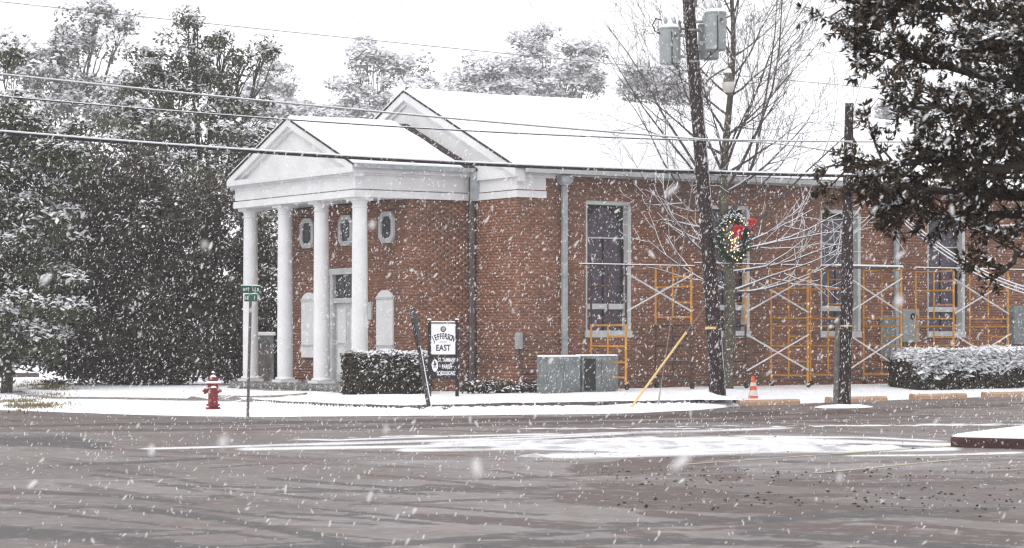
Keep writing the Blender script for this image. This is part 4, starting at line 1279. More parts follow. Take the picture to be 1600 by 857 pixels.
# octagonal plate turned away from the viewer
ax = tp.normalized(); side = Vector((0.065, 0.998, 0)).normalized(); side = (side - ax * side.dot(ax)).normalized(); nrm = ax.cross(side)
q = MB(); ctr = tp * 0.83
oc = [ctr + (ax * math.sin(math.pi / 8 + k * math.pi / 4) + side * math.cos(math.pi / 8 + k * math.pi / 4)) * 0.44 for k in range(8)]
q.add([p - nrm * 0.05 for p in oc] + [p + nrm * 0.02 for p in oc], [tuple(range(8)), tuple(range(15, 7, -1))] + [(i, i + 8, (i + 1) % 8 + 8, (i + 1) % 8) for i in range(8)])
q.build('plate', M['darkplate'], L0)
mound(pb.x + 0.1, pb.y - 0.1, 0.45, 0.5, 0.10, 'lumpy snow and twigs round the foot of the leaning sign')
V = []; Fq = []
q = MB()
for i in range(26):
    a = Vector((random.uniform(-0.35, 0.35), random.uniform(-0.4, 0.2), random.uniform(0.03, 0.08))); b = a + Vector((random.uniform(-0.12, 0.12), random.uniform(-.1, .1), random.uniform(-0.02, 0.06)))
    q.tube([a, b], 0.012, 4)
o = q.build('twig_litter', M['twig']); o.location = (pb.x + 0.1, pb.y - 0.1, zb + 0.01); tag(o, 'scattered dark twigs at the foot of the leaning sign', 'twigs', kind='stuff')

# street-name sign
pn = at(387, 650, 49.9); zn = gz(pn.x, pn.y)
NS = empty('street_name_sign', (pn.x, pn.y, zn - 0.05), 0, 'thin steel post with two green street-name plates in front of the columns', 'street sign')
tp = at(392, 447, 49.9) - Vector((pn.x, pn.y, zn - 0.05))
q = MB(); q.tube([Vector((0, 0, 0)), tp], 0.030, 8); q.build('post', M['post'], NS)
for k, (z, w, yaw, hgt) in enumerate(((-0.075, 0.26, 0.82, 0.15), (-0.245, 0.215, -0.85, 0.15))):
    e = empty('name_plate', tp + Vector((0, -0.035, z)), yaw); e.parent = NS
    q = MB(); q.bbox(-w, w, -0.008, 0.008, -hgt / 2, hgt / 2, 0.004); q.build('plate', M['green'], e)
    q = MB(); q.bbox(-w, w, -0.012, 0.012, hgt / 2 + 0.001, hgt / 2 + 0.02, 0.006); q.build('snow_cap', M['snow'], e)
    q = MB()
    x = -w * 0.8
    while x < w * 0.78:                               # worn, unreadable white lettering
        if random.random() < 0.85:
            hh = random.choice((0.03, 0.04, 0.045)); q.box(x, x + 0.018, -0.0115, -0.0085, -hh, hh)
            if random.random() < 0.7: q.box(x + 0.0181, x + 0.045, -0.0115, -0.0085, random.choice((-hh, 0, hh - 0.016)), random.choice((-hh, 0, hh - 0.016)) + 0.018)
        x += 0.062
    tag(q.build('worn_lettering', M['conewhite'], e), kind='stuff')

# fire hydrant
ph = at(333, 637, 53.4); zh = gz(ph.x, ph.y)
H = empty('fire_hydrant', (ph.x, ph.y, zh - 0.03), 0.2, 'red fire hydrant capped with snow on the snowy corner', 'fire hydrant')
q = MB(); q.lathe([(0.165, 0), (0.165, 0.05), (0.115, 0.055), (0.115, 0.10), (0.15, 0.105), (0.15, 0.14), (0.11, 0.145), (0.105, 0.50), (0.12, 0.52), (0.12, 0.56)], 22); q.build('barrel', M['red'], H, True)
q = MB(); q.lathe([(0.155, 0.561), (0.155, 0.60), (0.12, 0.605), (0.115, 0.65), (0.09, 0.71), (0.05, 0.75), (0.03, 0.76), (0.03, 0.82), (0.01, 0.825)], 22); q.build('bonnet', M['red'], H, True)
for (a, r, l) in ((math.pi, 0.06, 0.20), (0, 0.05, 0.16), (-math.pi / 2, 0.075, 0.17)):
    q = MB(); q.lathe([(r * 0.8, 0.08), (r * 0.8, l - 0.05), (r * 1.15, l - 0.049), (r * 1.15, l), (r * 0.35, l + 0.002), (r * 0.35, l + 0.03)], 14)
    o = q.build('outlet', M['red'], H, True); o.location = (0, 0, 0.43); o.rotation_euler = (0, math.pi / 2, a)
    q = MB(); q.lathe([(r * 0.9, 0), (r * 0.7, 0.03), (r * 0.2, 0.045)], 10); o = q.build('snow_cap', M['snow'], H, True); o.location = (math.cos(a) * (l - 0.03), math.sin(a) * (l - 0.03), 0.43 + r * 0.95)
q = MB(); q.lathe([(0.17, 0.60), (0.165, 0.625), (0.13, 0.64), (0.118, 0.645)], 22); q.lathe([(0.075, 0.735), (0.045, 0.77), (0.02, 0.78)], 14); q.lathe([(0.035, 0.826), (0.03, 0.85), (0.01, 0.865)], 10); q.build('snow_cap', M['snow'], H, True)
q = MB()
for k in range(8):
    a = k * math.pi / 4; q.lathe([(0.016, 0.05), (0.016, 0.075)], 6, (0.14 * math.cos(a), 0.14 * math.sin(a), 0)); q.lathe([(0.013, 0.60), (0.013, 0.62)], 6, (0.138 * math.cos(a), 0.138 * math.sin(a), 0))
tag(q.build('bolts', M['red'], H), kind='stuff')

# ------------------------------------------------------------------ wreath
wc = at(1145, 374, 57.15)
WR = empty('christmas_wreath', wc, math.radians(44), 'lit evergreen wreath with a red bow hanging on the tall utility pole', 'wreath')
V, Fq = [], []
R0 = 0.47
for i in range(2600):
    a = random.uniform(0, 2 * math.pi)
    rr = R0 + random.gauss(0, 0.065); yy = random.gauss(0, 0.06)
    c = Vector((rr * math.cos(a), yy, rr * math.sin(a)))
    d = Vector((math.cos(a) * random.uniform(-0.2, 1) - math.sin(a) * 0.7, random.uniform(-0.8, 0.4), math.sin(a) * random.uniform(-0.2, 1) + math.cos(a) * 0.7)).normalized() * random.uniform(0.05, 0.10)
    s = d.cross(Vector((random.uniform(-1, 1), random.uniform(-1, 1), random.uniform(-1, 1)))).normalized() * 0.010
    b = len(V); V += [c - s, c + s, c + d + s * 0.3, c + d - s * 0.3]; Fq.append((b, b + 1, b + 2, b + 3))
M['needle'] = mat('wreath_needle', (0.018, 0.055, 0.028), 0.6, 0.3, (0.014, 0.035, 0.02), 8, isl=0.4)
tag(np_mesh('greenery', np.array(V), np.array(Fq), M['needle'], WR), kind='stuff')
q = MB(); q.tube([(R0 * math.cos(k * math.pi / 16), 0, R0 * math.sin(k * math.pi / 16)) for k in range(33)], 0.045, 8); q.build('ring', M['tracery'], WR)
V, Fq = [], []
for i in range(160):
    a = random.gauss(math.pi / 2, 0.9); rr = R0 + random.uniform(0.0, 0.11)
    c = Vector((rr * math.cos(a), random.uniform(-0.12, 0.05), rr * math.sin(a) + 0.02)); s = random.uniform(0.015, 0.035); b = len(V)
    V += [c + Vector((s, 0, 0)), c + Vector((0, s, 0.01)), c + Vector((-s, 0, 0)), c + Vector((0, -s, 0)), c + Vector((0, 0, s * 0.8))]
    Fq += [(b, b + 1, b + 4), (b + 1, b + 2, b + 4), (b + 2, b + 3, b + 4), (b + 3, b, b + 4)]
tag(np_mesh('snow', np.array(V), np.array(Fq), M['snow_fluff'], WR), kind='stuff')


def bow(cx, cz, s, y):
    q = MB()
    for sg in (-1, 1):
        q.tube([(cx, y, cz), (cx + sg * 0.07 * s, y - 0.04, cz + 0.08 * s), (cx + sg * 0.15 * s, y - 0.05, cz + 0.05 * s), (cx + sg * 0.13 * s, y - 0.05, cz - 0.04 * s), (cx, y - 0.01, cz)], [0.02 * s, 0.045 * s, 0.05 * s, 0.04 * s, 0.02 * s], 6)
        q.tube([(cx, y, cz), (cx + sg * 0.05 * s, y - 0.03, cz - 0.10 * s), (cx + sg * 0.10 * s, y - 0.02, cz - 0.20 * s)], [0.02 * s, 0.03 * s, 0.025 * s], 6)
    q.lathe([(0.02 * s, -0.03 * s), (0.04 * s, 0), (0.02 * s, 0.03 * s)], 8, (cx, y - 0.03, cz))
    q.build('bow', M['bow'], WR, True)
bow(0.05, 0.22, 1.0, -0.08)
bow(0.52, 0.40, 0.85, -0.10)
ico = [(0, 0, 1), (1, 0, 0), (0, 1, 0), (-1, 0, 0), (0, -1, 0), (0, 0, -1)]
icf = [(0, 1, 2), (0, 2, 3), (0, 3, 4), (0, 4, 1), (5, 2, 1), (5, 3, 2), (5, 4, 3), (5, 1, 4)]
bm_ = MB(); bm_.lathe([(0.006, -0.014), (0.013, -0.005), (0.012, 0.008), (0.003, 0.017)], 8)
bulbs = []
for (a, r) in ((1.75, .45), (1.3, .5), (1.15, .47), (2.1, .46), (2.75, .5), (2.45, .44), (0.35, .44), (5.9, .46), (5.3, .45), (5.05, .47), (4.75, .5), (4.35, .44), (4.6, .46), (3.6, .47), (3.9, .45), (3.2, .46), (0.8, .46)):
    bulbs.append((r * math.cos(a), r * math.sin(a)))
fig = [(-0.10, 0.12), (-0.16, 0.08), (-0.20, 0.02), (-0.14, 0.16), (-0.05, 0.14), (0.02, 0.0), (0.03, 0.04), (0.02, -0.05), (0.06, 0.02), (-0.06, -0.02), (-0.08, -0.10), (-0.10, -0.18), (0.04, -0.14), (0.10, -0.16), (0.14, -0.08), (0.0, -0.20), (0.08, 0.13), (0.16, 0.12), (0.14, 0.04), (-0.13, -0.03), (0.12, -0.26), (-0.12, -0.27), (0.0, -0.31)]
b0 = None
for (x, z) in bulbs + fig:
    if b0 is None: b0 = bm_.build('bulb', M['bulb'], WR, True); o = b0
    else:
        o = b0.copy(); COL.objects.link(o)
    o.location = (x, -0.12 if (x, z) in bulbs else -0.05, z)
q = MB()
q.tube([(-0.12, -0.04, -0.30), (-0.08, -0.04, -0.10), (-0.10, -0.04, 0.14), (0.02, -0.04, 0.05), (0.14, -0.04, 0.14), (0.10, -0.04, -0.10), (0.13, -0.04, -0.30), (0.0, -0.04, -0.2), (-0.12, -0.04, -0.30)], 0.006, 5)
q.build('light_frame', M['gutter'], WR)


# ------------------------------------------------------------------ vegetation
def leaves(centers, rad, n_per, size, asp=0.45, upbias=0.3, droop=0.0):
    """leaf quads in ellipsoidal clumps: centers (k,3), rad (k,)"""
    k = len(centers)
    C = np.repeat(centers, n_per, 0); R = np.repeat(rad, n_per)[:, None]
    d = rng.normal(size=(k * n_per, 3)); d /= np.linalg.norm(d, axis=1)[:, None]
    d *= rng.random((k * n_per, 1)) ** 0.45
    P = C + d * R * np.array([1, 1, 0.75])
    ax = rng.normal(size=P.shape) * np.array([1, 1, 0.7]) + d * 0.8; ax[:, 2] -= droop
    ax /= np.linalg.norm(ax, axis=1)[:, None]
    nn = rng.normal(size=P.shape); nn[:, 2] += upbias * 2
    b = np.cross(ax, nn); b /= np.linalg.norm(b, axis=1)[:, None] + 1e-9
    s = size * (0.6 + 0.8 * rng.random((len(P), 1)))
    a = ax * s; bb_ = b * s * asp * 0.5
    V = np.stack([P - a * 0.5, P + bb_ - a * 0.05, P + a * 0.5, P - bb_ - a * 0.05], 1).reshape(-1, 3)
    return V, np.arange(len(V)).reshape(-1, 4)


def snow_bits(centers, rad, n_per, size, low=0.15):
    """little flattened pads of snow on the upper side of leaf clumps"""
    k = len(centers)
    C = np.repeat(centers, n_per, 0); R = np.repeat(rad, n_per)[:, None]
    d = rng.normal(size=(k * n_per, 3)); d[:, 2] = np.abs(d[:, 2]) + low
    d /= np.linalg.norm(d, axis=1)[:, None]
    P = C + d * R * np.array([1, 1, 0.8]) * (0.75 + 0.35 * rng.random((len(d), 1)))
    n = len(P)
    s = size * (0.4 + 0.9 * rng.random((n, 1)))
    a = rng.random(n) * 6.28
    e1 = np.stack([np.cos(a), np.sin(a), rng.normal(size=n) * 0.35], -1) * s
    e2 = np.stack([-np.sin(a), np.cos(a), rng.normal(size=n) * 0.35], -1) * s * 0.55
    up_ = np.array([0, 0, 1]) * s * 0.35
    V = np.stack([P + e1, P + e2, P - e1, P - e2, P + up_], 1).reshape(-1, 3)
    i = np.arange(n)[:, None] * 5
    Fq = np.concatenate([i + np.array([[0, 1, 4]]), i + np.array([[1, 2, 4]]), i + np.array([[2, 3, 4]]), i + np.array([[3, 0, 4]])])
    return V, Fq


def blob_points(blobs, Y, nper):
    """clump centres inside ellipsoids given by image position, size and depth"""
    out = []
    for (px, py, rx, ry, *rest) in blobs:
        dens = rest[0] if rest else 1.0
        c = np.array(at(px, py, Y)); sc = Y / F
        n = max(3, int(nper * dens * rx * ry / 2500))
        d = rng.normal(size=(n, 3)); d /= np.linalg.norm(d, axis=1)[:, None]; d *= rng.random((n, 1)) ** 0.4
        dep = 0.8 * min(rx, ry) * sc + 0.4
        P = c + d * np.array([rx * sc, dep, ry * sc])
        out.append(P)
    return np.concatenate(out)


def limb_path(a, b, wob, n=6):
    a, b = Vector(a), Vector(b)
    pts = []
    for i in range(n + 1):
        t = i / n
        p = a.lerp(b, t)
        p.z += (b - a).length * 0.10 * math.sin(t * math.pi) * (1 if b.z > a.z else 0.5)
        j = math.sin(t * math.pi) * wob
        p += Vector((random.uniform(-j, j), random.uniform(-j, j), random.uniform(-j, j)))
        pts.append(p)
    return pts


def evergreen(name, label, cat, px, Y, blobs, leaf_m, clump_r, n_leaf, leaf_size, nper, snow_n, snow_size, group, trunk_r=0.28, bark='bark', snow_frac=1.0, asp=0.45, twigs=0):
    gx = (px - CX) / F * Y
    z0 = gz(gx, Y) if Y < 100 else -0.25
    e = empty(name, (gx, Y, z0 - 0.05), 0, label, cat, group)
    o0 = np.array([gx, Y, z0 - 0.05])
    P = blob_points(blobs, Y, nper)
    P = P[P[:, 2] > z0 + clump_r * 0.4]
    R = clump_r * (0.6 + 0.8 * rng.random(len(P)))
    V, Fq = leaves(P - o0, R, n_leaf, leaf_size, asp)
    tag(np_mesh('crown', V, Fq, M[leaf_m], e), kind='stuff')
    if snow_n:
        keep = rng.random(len(P)) < snow_frac
        V, Fq = snow_bits((P - o0)[keep], R[keep], snow_n, snow_size)
        tag(np_mesh('snow_load', V, Fq, M['snow_fluff'], e), kind='stuff')
    q = MB()
    big = sorted(blobs, key=lambda b: b[1])
    tops = [at(b[0], b[1], Y) - Vector(o0) for b in big]
    tz = max(t.z for t in tops) * 0.62
    tt = Vector((sum(t.x for t in tops) / len(tops) * 0.6, 0, tz))
    q.tube(limb_path((0, 0, 0), tt, 0.10), [trunk_r * (1.25 - 0.55 * i / 6) for i in range(7)], 10)
    for b, t in zip(big, tops):
        s0 = tt * random.uniform(0.35, 0.95)
        lp_ = limb_path(s0, t, 0.25)
        q.tube(lp_, [max(trunk_r * 0.27 * (1 - 0.13 * i), 0.02) for i in range(7)], 7)
        for k in range(4 + twigs):
            ang = random.uniform(0, 6.28); f = random.uniform(0.35, 0.95)
            tip = t + Vector((math.cos(ang) * b[2] * Y / F * f, random.uniform(-0.5, 0.5), math.sin(ang) * b[3] * Y / F * f))
            q.tube(limb_path(lp_[random.choice((3, 4, 5))], tip, 0.12, 4), [trunk_r * 0.16, trunk_r * 0.13, trunk_r * 0.10, trunk_r * 0.07, trunk_r * 0.04], 5)
    q.build('trunk', M[bark], e, True)
    return e


G1 = 'evergreens left of the portico'
evergreen('broadleaf_tree', 'dense dark evergreen reaching to the ground behind the hydrant', 'tree', 190, 71,
          [(170, 430, 125, 180), (240, 500, 120, 108), (95, 500, 75, 105), (335, 470, 105, 140), (410, 480, 55, 125), (180, 300, 105, 85), (300, 340, 90, 80), (120, 370, 80, 90), (200, 575, 120, 40, 1.6), (320, 575, 100, 40, 1.6), (420, 570, 50, 40, 1.6), (120, 565, 55, 45, 1.4)],
          'leaf_dark', 0.60, 190, 0.15, 13, 26, 0.075, G1, 0.3, snow_frac=0.10)
evergreen('broadleaf_tree', 'tall open evergreen with bare upper limbs behind the portico roof', 'tree', 330, 79,
          [(300, 235, 110, 90), (225, 200, 80, 60), (395, 270, 60, 90), (330, 150, 60, 40, .9), (255, 130, 60, 35, .9), (295, 80, 45, 30, .7), (345, 60, 22, 18, .35), (230, 85, 28, 18, .7), (390, 175, 40, 30, .5), (292, 32, 16, 22, .6), (375, 100, 30, 16, .35), (415, 85, 18, 10, .3), (350, 115, 40, 20, .5), (425, 220, 25, 25, .4), (215, 130, 25, 20, .5), (412, 330, 50, 120)],
          'leaf_mid', 0.50, 130, 0.15, 14, 46, 0.10, G1, 0.24, snow_frac=0.55, twigs=3)
evergreen('broadleaf_tree', 'snow-laden evergreen cut by the left picture edge', 'tree', 10, 67,
          [(0, 260, 85, 110), (-20, 440, 75, 150), (60, 230, 70, 60), (20, 190, 50, 40), (-40, 330, 80, 120), (100, 250, 60, 50), (60, 330, 50, 60, .8), (30, 510, 75, 70, 1.3), (10, 90, 18, 14, .5), (70, 430, 60, 110), (-10, 560, 60, 25)],
          'leaf_mid', 0.5, 130, 0.15, 12, 55, 0.10, G1, 0.13, snow_frac=0.5)
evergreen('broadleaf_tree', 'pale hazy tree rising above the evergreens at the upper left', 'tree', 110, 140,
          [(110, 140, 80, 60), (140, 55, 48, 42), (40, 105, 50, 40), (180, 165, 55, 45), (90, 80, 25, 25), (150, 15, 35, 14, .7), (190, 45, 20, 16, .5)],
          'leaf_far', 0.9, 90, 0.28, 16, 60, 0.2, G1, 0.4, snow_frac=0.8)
G2 = 'hazy trees behind the roofs'
FAR = [
    ('pale slender tree standing just left of the main roof gable', 585, 205, [(572, 85, 26, 20), (548, 132, 26, 18), (592, 145, 17, 45, .8), (640, 112, 32, 20), (556, 165, 34, 30), (605, 185, 50, 20), (535, 195, 30, 25), (655, 135, 14, 14), (600, 95, 14, 14, .6), (560, 105, 12, 12, .5)]),
    ('low pale hazy trees bunched above the left part of the main roof ridge', 730, 200, [(700, 138, 40, 26), (755, 128, 46, 32), (800, 130, 40, 32), (680, 155, 30, 18), (780, 150, 60, 20)]),
    ('tall pale hazy tree above the middle of the main roof ridge', 850, 210, [(825, 110, 36, 34), (848, 70, 17, 22), (812, 72, 20, 14, .6), (870, 140, 38, 30), (905, 115, 26, 34), (928, 82, 12, 14, .6), (895, 80, 16, 12, .5), (925, 140, 24, 26), (840, 145, 40, 25)]),
    ('pale rounded hazy tree above the roof left of the transformers', 1010, 205, [(1000, 135, 36, 26), (1040, 130, 40, 28), (1010, 150, 55, 20), (985, 115, 16, 12, .6), (1080, 150, 30, 20)]),
    ('palest hazy tree just above the portico ridge', 455, 215, [(430, 150, 45, 50), (470, 180, 45, 30), (505, 185, 30, 20), (425, 105, 22, 20, .6), (390, 170, 40, 50)]),
    ('faint hazy bush beyond the roof between the poles', 1385, 215, [(1385, 180, 26, 16), (1420, 175, 40, 20), (1350, 188, 20, 10)]),
]
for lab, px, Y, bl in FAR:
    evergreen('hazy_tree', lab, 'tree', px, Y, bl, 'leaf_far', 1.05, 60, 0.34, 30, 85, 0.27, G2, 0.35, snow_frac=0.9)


def hedge(name, label, corner, ang, L, D, Hh, n, snow_n, size, ssize, full, soft):
    z = gz(*corner)
    e = empty(name, (corner[0], corner[1], z - 0.02), ang, label, 'hedge')
    P = rng.random((n, 3)) * np.array([L, D, Hh])
    edge = (rng.random(n) < 0.75)
    ax = rng.integers(0, 4, n)
    P[edge & (ax == 0), 1] = 0.06; P[edge & (ax == 1), 2] = Hh; P[edge & (ax == 2), 0] = 0.05; P[edge & (ax == 3), 1] = 0.04
    # rounded shoulders and a wavy top
    top = Hh * (0.90 + 0.20 * fbm(P[:, 0], P[:, 1], 1.6, 3))
    rnd_ = lambda q_: 0.9 * np.maximum(0, soft - q_[:, 1]) ** 1.3 + 0.9 * np.maximum(0, soft * 1.3 - q_[:, 0]) ** 1.4
    P[:, 2] = np.minimum(P[:, 2], top - rnd_(P))
    V, Fq = leaves(P, np.full(n, 0.14), 26, size, 0.5)
    tag(np_mesh('foliage', V, Fq, M['leaf_hedge'], e), kind='stuff')
    m = int(n * snow_n)
    S_ = rng.random((m, 3)) * np.array([L, D, 0]); 
    S_[:, 2] = Hh * (0.90 + 0.20 * fbm(S_[:, 0], S_[:, 1], 1.6, 3)) - rnd_(S_) + 0.02
    k = rng.random(m) < full
    S_[k, 1] = -0.05 + 0.10 * rng.random(k.sum()); S_[k, 2] -= rng.random(k.sum()) ** 1.8 * Hh * 0.5
    V, Fq = snow_bits(S_, np.full(m, 0.10), 5, ssize)
    tag(np_mesh('snow_load', V, Fq, M['snow_fluff'], e), kind='stuff')
    q = MB()
    for i in range(int(L / 0.35)):
        x = 0.2 + i * 0.35; q.tube([(x, D * 0.5, 0), (x + 0.05, D * 0.45, Hh * 0.45), (x - 0.04, D * 0.5, Hh * 0.85)], [0.03, 0.022, 0.012], 5)
    tag(q.build('stems', M['bark'], e), kind='stuff')
    return e


hedge('clipped_hedge', 'boxy clipped hedge dusted with snow at the portico corner', (-3.72, 58.1), TH, 2.05, 0.6, 0.98, 800, 0.55, 0.10, 0.055, 0.3, 0.12)
hc = loc2w(u_at(1432, -2.9), -2.9)
hedge('clipped_hedge', 'long low hedge under thick snow in front of the right scaffolds', (hc.x, hc.y), TH, 8.0, 1.0, 0.98, 2000, 2.8, 0.10, 0.10, 0.35, 0.32)

# low bare shrub line at the foot of the wall left of the cabinets
wp = loc2w(-0.2, -0.5)
e = empty('low_shrub', (wp.x, wp.y, gz(wp.x, wp.y) - 0.02), TH, 'straggly low shrub at the foot of the brick wall behind the sign', 'shrub')
P = np.stack([rng.uniform(-1.6, 0.7, 120), rng.uniform(-0.2, 0.2, 120), rng.uniform(0.02, 0.28, 120)], -1)
V, Fq = leaves(P, np.full(120, 0.13), 16, 0.09); tag(np_mesh('foliage', V, Fq, M['leaf_hedge'], e), kind='stuff')
V, Fq = snow_bits(P, np.full(120, 0.12), 2, 0.06); tag(np_mesh('snow_load', V, Fq, M['snow_fluff'], e), kind='stuff')
q = MB()
for i in range(16):
    x = random.uniform(-1.6, 0.7); q.tube([(x, 0, 0), (x + random.uniform(-.1, .1), random.uniform(-.1, .1), 0.3)], [0.014, 0.006], 4)
tag(q.build('stems', M['bark'], e), kind='stuff')


# --- bare winter tree behind the tall pole
def bare_tree():
    b = at(1133, 606, 62.0); z = gz(b.x, b.y) - 0.05
    e = empty('bare_tree', (b.x, b.y, z), 0, 'bare winter tree with snow-lined branches behind the tall utility pole', 'tree')
    tr, br, sn = MB(), MB(), MB()
    rnd = random.Random(5)
    trunk = [Vector((0.10 * math.sin(z_ * 0.9) + 0.012 * z_, 0.06 * math.cos(z_), z_)) for z_ in np.linspace(0, 11.5, 24)]
    tr.tube(trunk, [0.17 * (1 - 0.85 * (i / 23) ** 0.8) * (1.25 if i == 0 else 1) + 0.012 for i in range(24)], 12)
    cnt = [0]

    def grow(p, d, L, r, lev, snowy):
        n = 6 if lev == 1 else 5 if lev == 2 else 4
        pts = [p.copy()]
        dd = d.copy()
        for i in range(n):
            dd = (dd + Vector((rnd.uniform(-1, 1), rnd.uniform(-1, 1), rnd.uniform(-0.6, 1.0))) * 0.16 + Vector((0, 0, 0.035 if lev == 1 else 0.02))).normalized()
            pts.append(pts[-1] + dd * (L / n))
        rs = [max(r * (1 - 0.82 * i / n), 0.0045) for i in range(n + 1)]
        br.tube(pts, rs, 6 if lev == 1 else 4, lev < 2)
        zz = pts[0].z
        if rnd.random() < snowy:
            s_ = [q + Vector((0, 0, rr * 0.8 + 0.003)) for q, rr in zip(pts, rs)]
            sn.tube(s_, [rr * 0.75 + 0.004 for rr in rs], 4)
        cnt[0] += 1
        if lev < 4:
            m = {1: 8, 2: 5, 3: 2}[lev] if zz > 4.6 else {1: 5, 2: 2, 3: 0}[lev]
            for i in range(m):
                t = 0.2 + 0.8 * (i + rnd.random()) / m
                k = min(int(t * n), n - 1); f = t * n - k
                q = pts[k].lerp(pts[k + 1], min(f, 1))
                ax = (pts[k + 1] - pts[k]).normalized()
                o = ax.orthogonal().normalized(); o.rotate(Matrix.Rotation(rnd.uniform(0, 6.28), 3, ax))
                nd = (ax * rnd.uniform(0.75, 1.1) + o * rnd.uniform(0.45, 0.95)).normalized()
                grow(q, nd, L * rnd.uniform(0.34, 0.56), max(rs[k] * 0.55, 0.005), lev + 1, snowy)

    for i in range(30):
        t = (i + rnd.random() * 0.5) / 30
        hz = 3.7 + 7.2 * t ** 0.95
        az = i * 2.39996 + rnd.uniform(-.4, .4)
        el = math.radians(8 + 48 * t + rnd.uniform(-8, 8))
        d = Vector((math.cos(az) * math.cos(el), 0.75 * math.sin(az) * math.cos(el), math.sin(el)))
        L = (3.4 - 1.9 * t) * rnd.uniform(0.75, 1.1)
        k = min(int(hz / 11.5 * 23), 22)
        snowy = 0.8 if hz < 4.3 else 0.4 if hz < 5.2 else 0.06
        grow(trunk[k].copy(), d, L, 0.045 * (1 - 0.5 * t), 1, snowy)
    # long low boughs sweeping out under their load of snow
    for (az, el, hz, L) in ((0.15, 14, 2.75, 3.2), (-0.25, 8, 3.1, 3.3), (0.5, 18, 3.5, 3.0), (-0.6, 12, 3.6, 3.1), (3.0, 22, 2.9, 2.5), (3.5, 30, 3.3, 2.6), (2.6, 26, 3.8, 2.8), (0.0, 4, 2.6, 2.9)):
        el = math.radians(el); d = Vector((math.cos(az) * math.cos(el), math.sin(az) * math.cos(el), math.sin(el)))
        grow(trunk[int(hz / 11.5 * 23)].copy(), d, L, 0.04, 1, 1.0)
    # strong ascending leaders
    for (az, el, hz, L, r) in ((0.5, 58, 4.2, 6.5, 0.05), (2.7, 60, 4.6, 6.0, 0.045), (5.6, 55, 5.0, 6.2, 0.045), (3.6, 50, 4.9, 5.2, 0.04), (0.1, 45, 3.9, 5.6, 0.042), (2.9, 42, 4.0, 5.0, 0.04), (0.3, 66, 5.5, 5.0, 0.04), (3.2, 64, 5.8, 4.6, 0.04)):
        el = math.radians(el); d = Vector((math.cos(az) * math.cos(el), math.sin(az) * math.cos(el), math.sin(el)))
        grow(trunk[int(hz / 11.5 * 23)].copy(), d, L, r, 1, 0.05)
    tr.build('trunk', M['bark_lichen'], e, True)
    br.build('branches', M['twig'], e); sn.build('snow', M['snow_fluff'], e)
    for ch in e.children:
        if ch.name.startswith(('branches', 'snow')): ch['kind'] = 'stuff'


bare_tree()


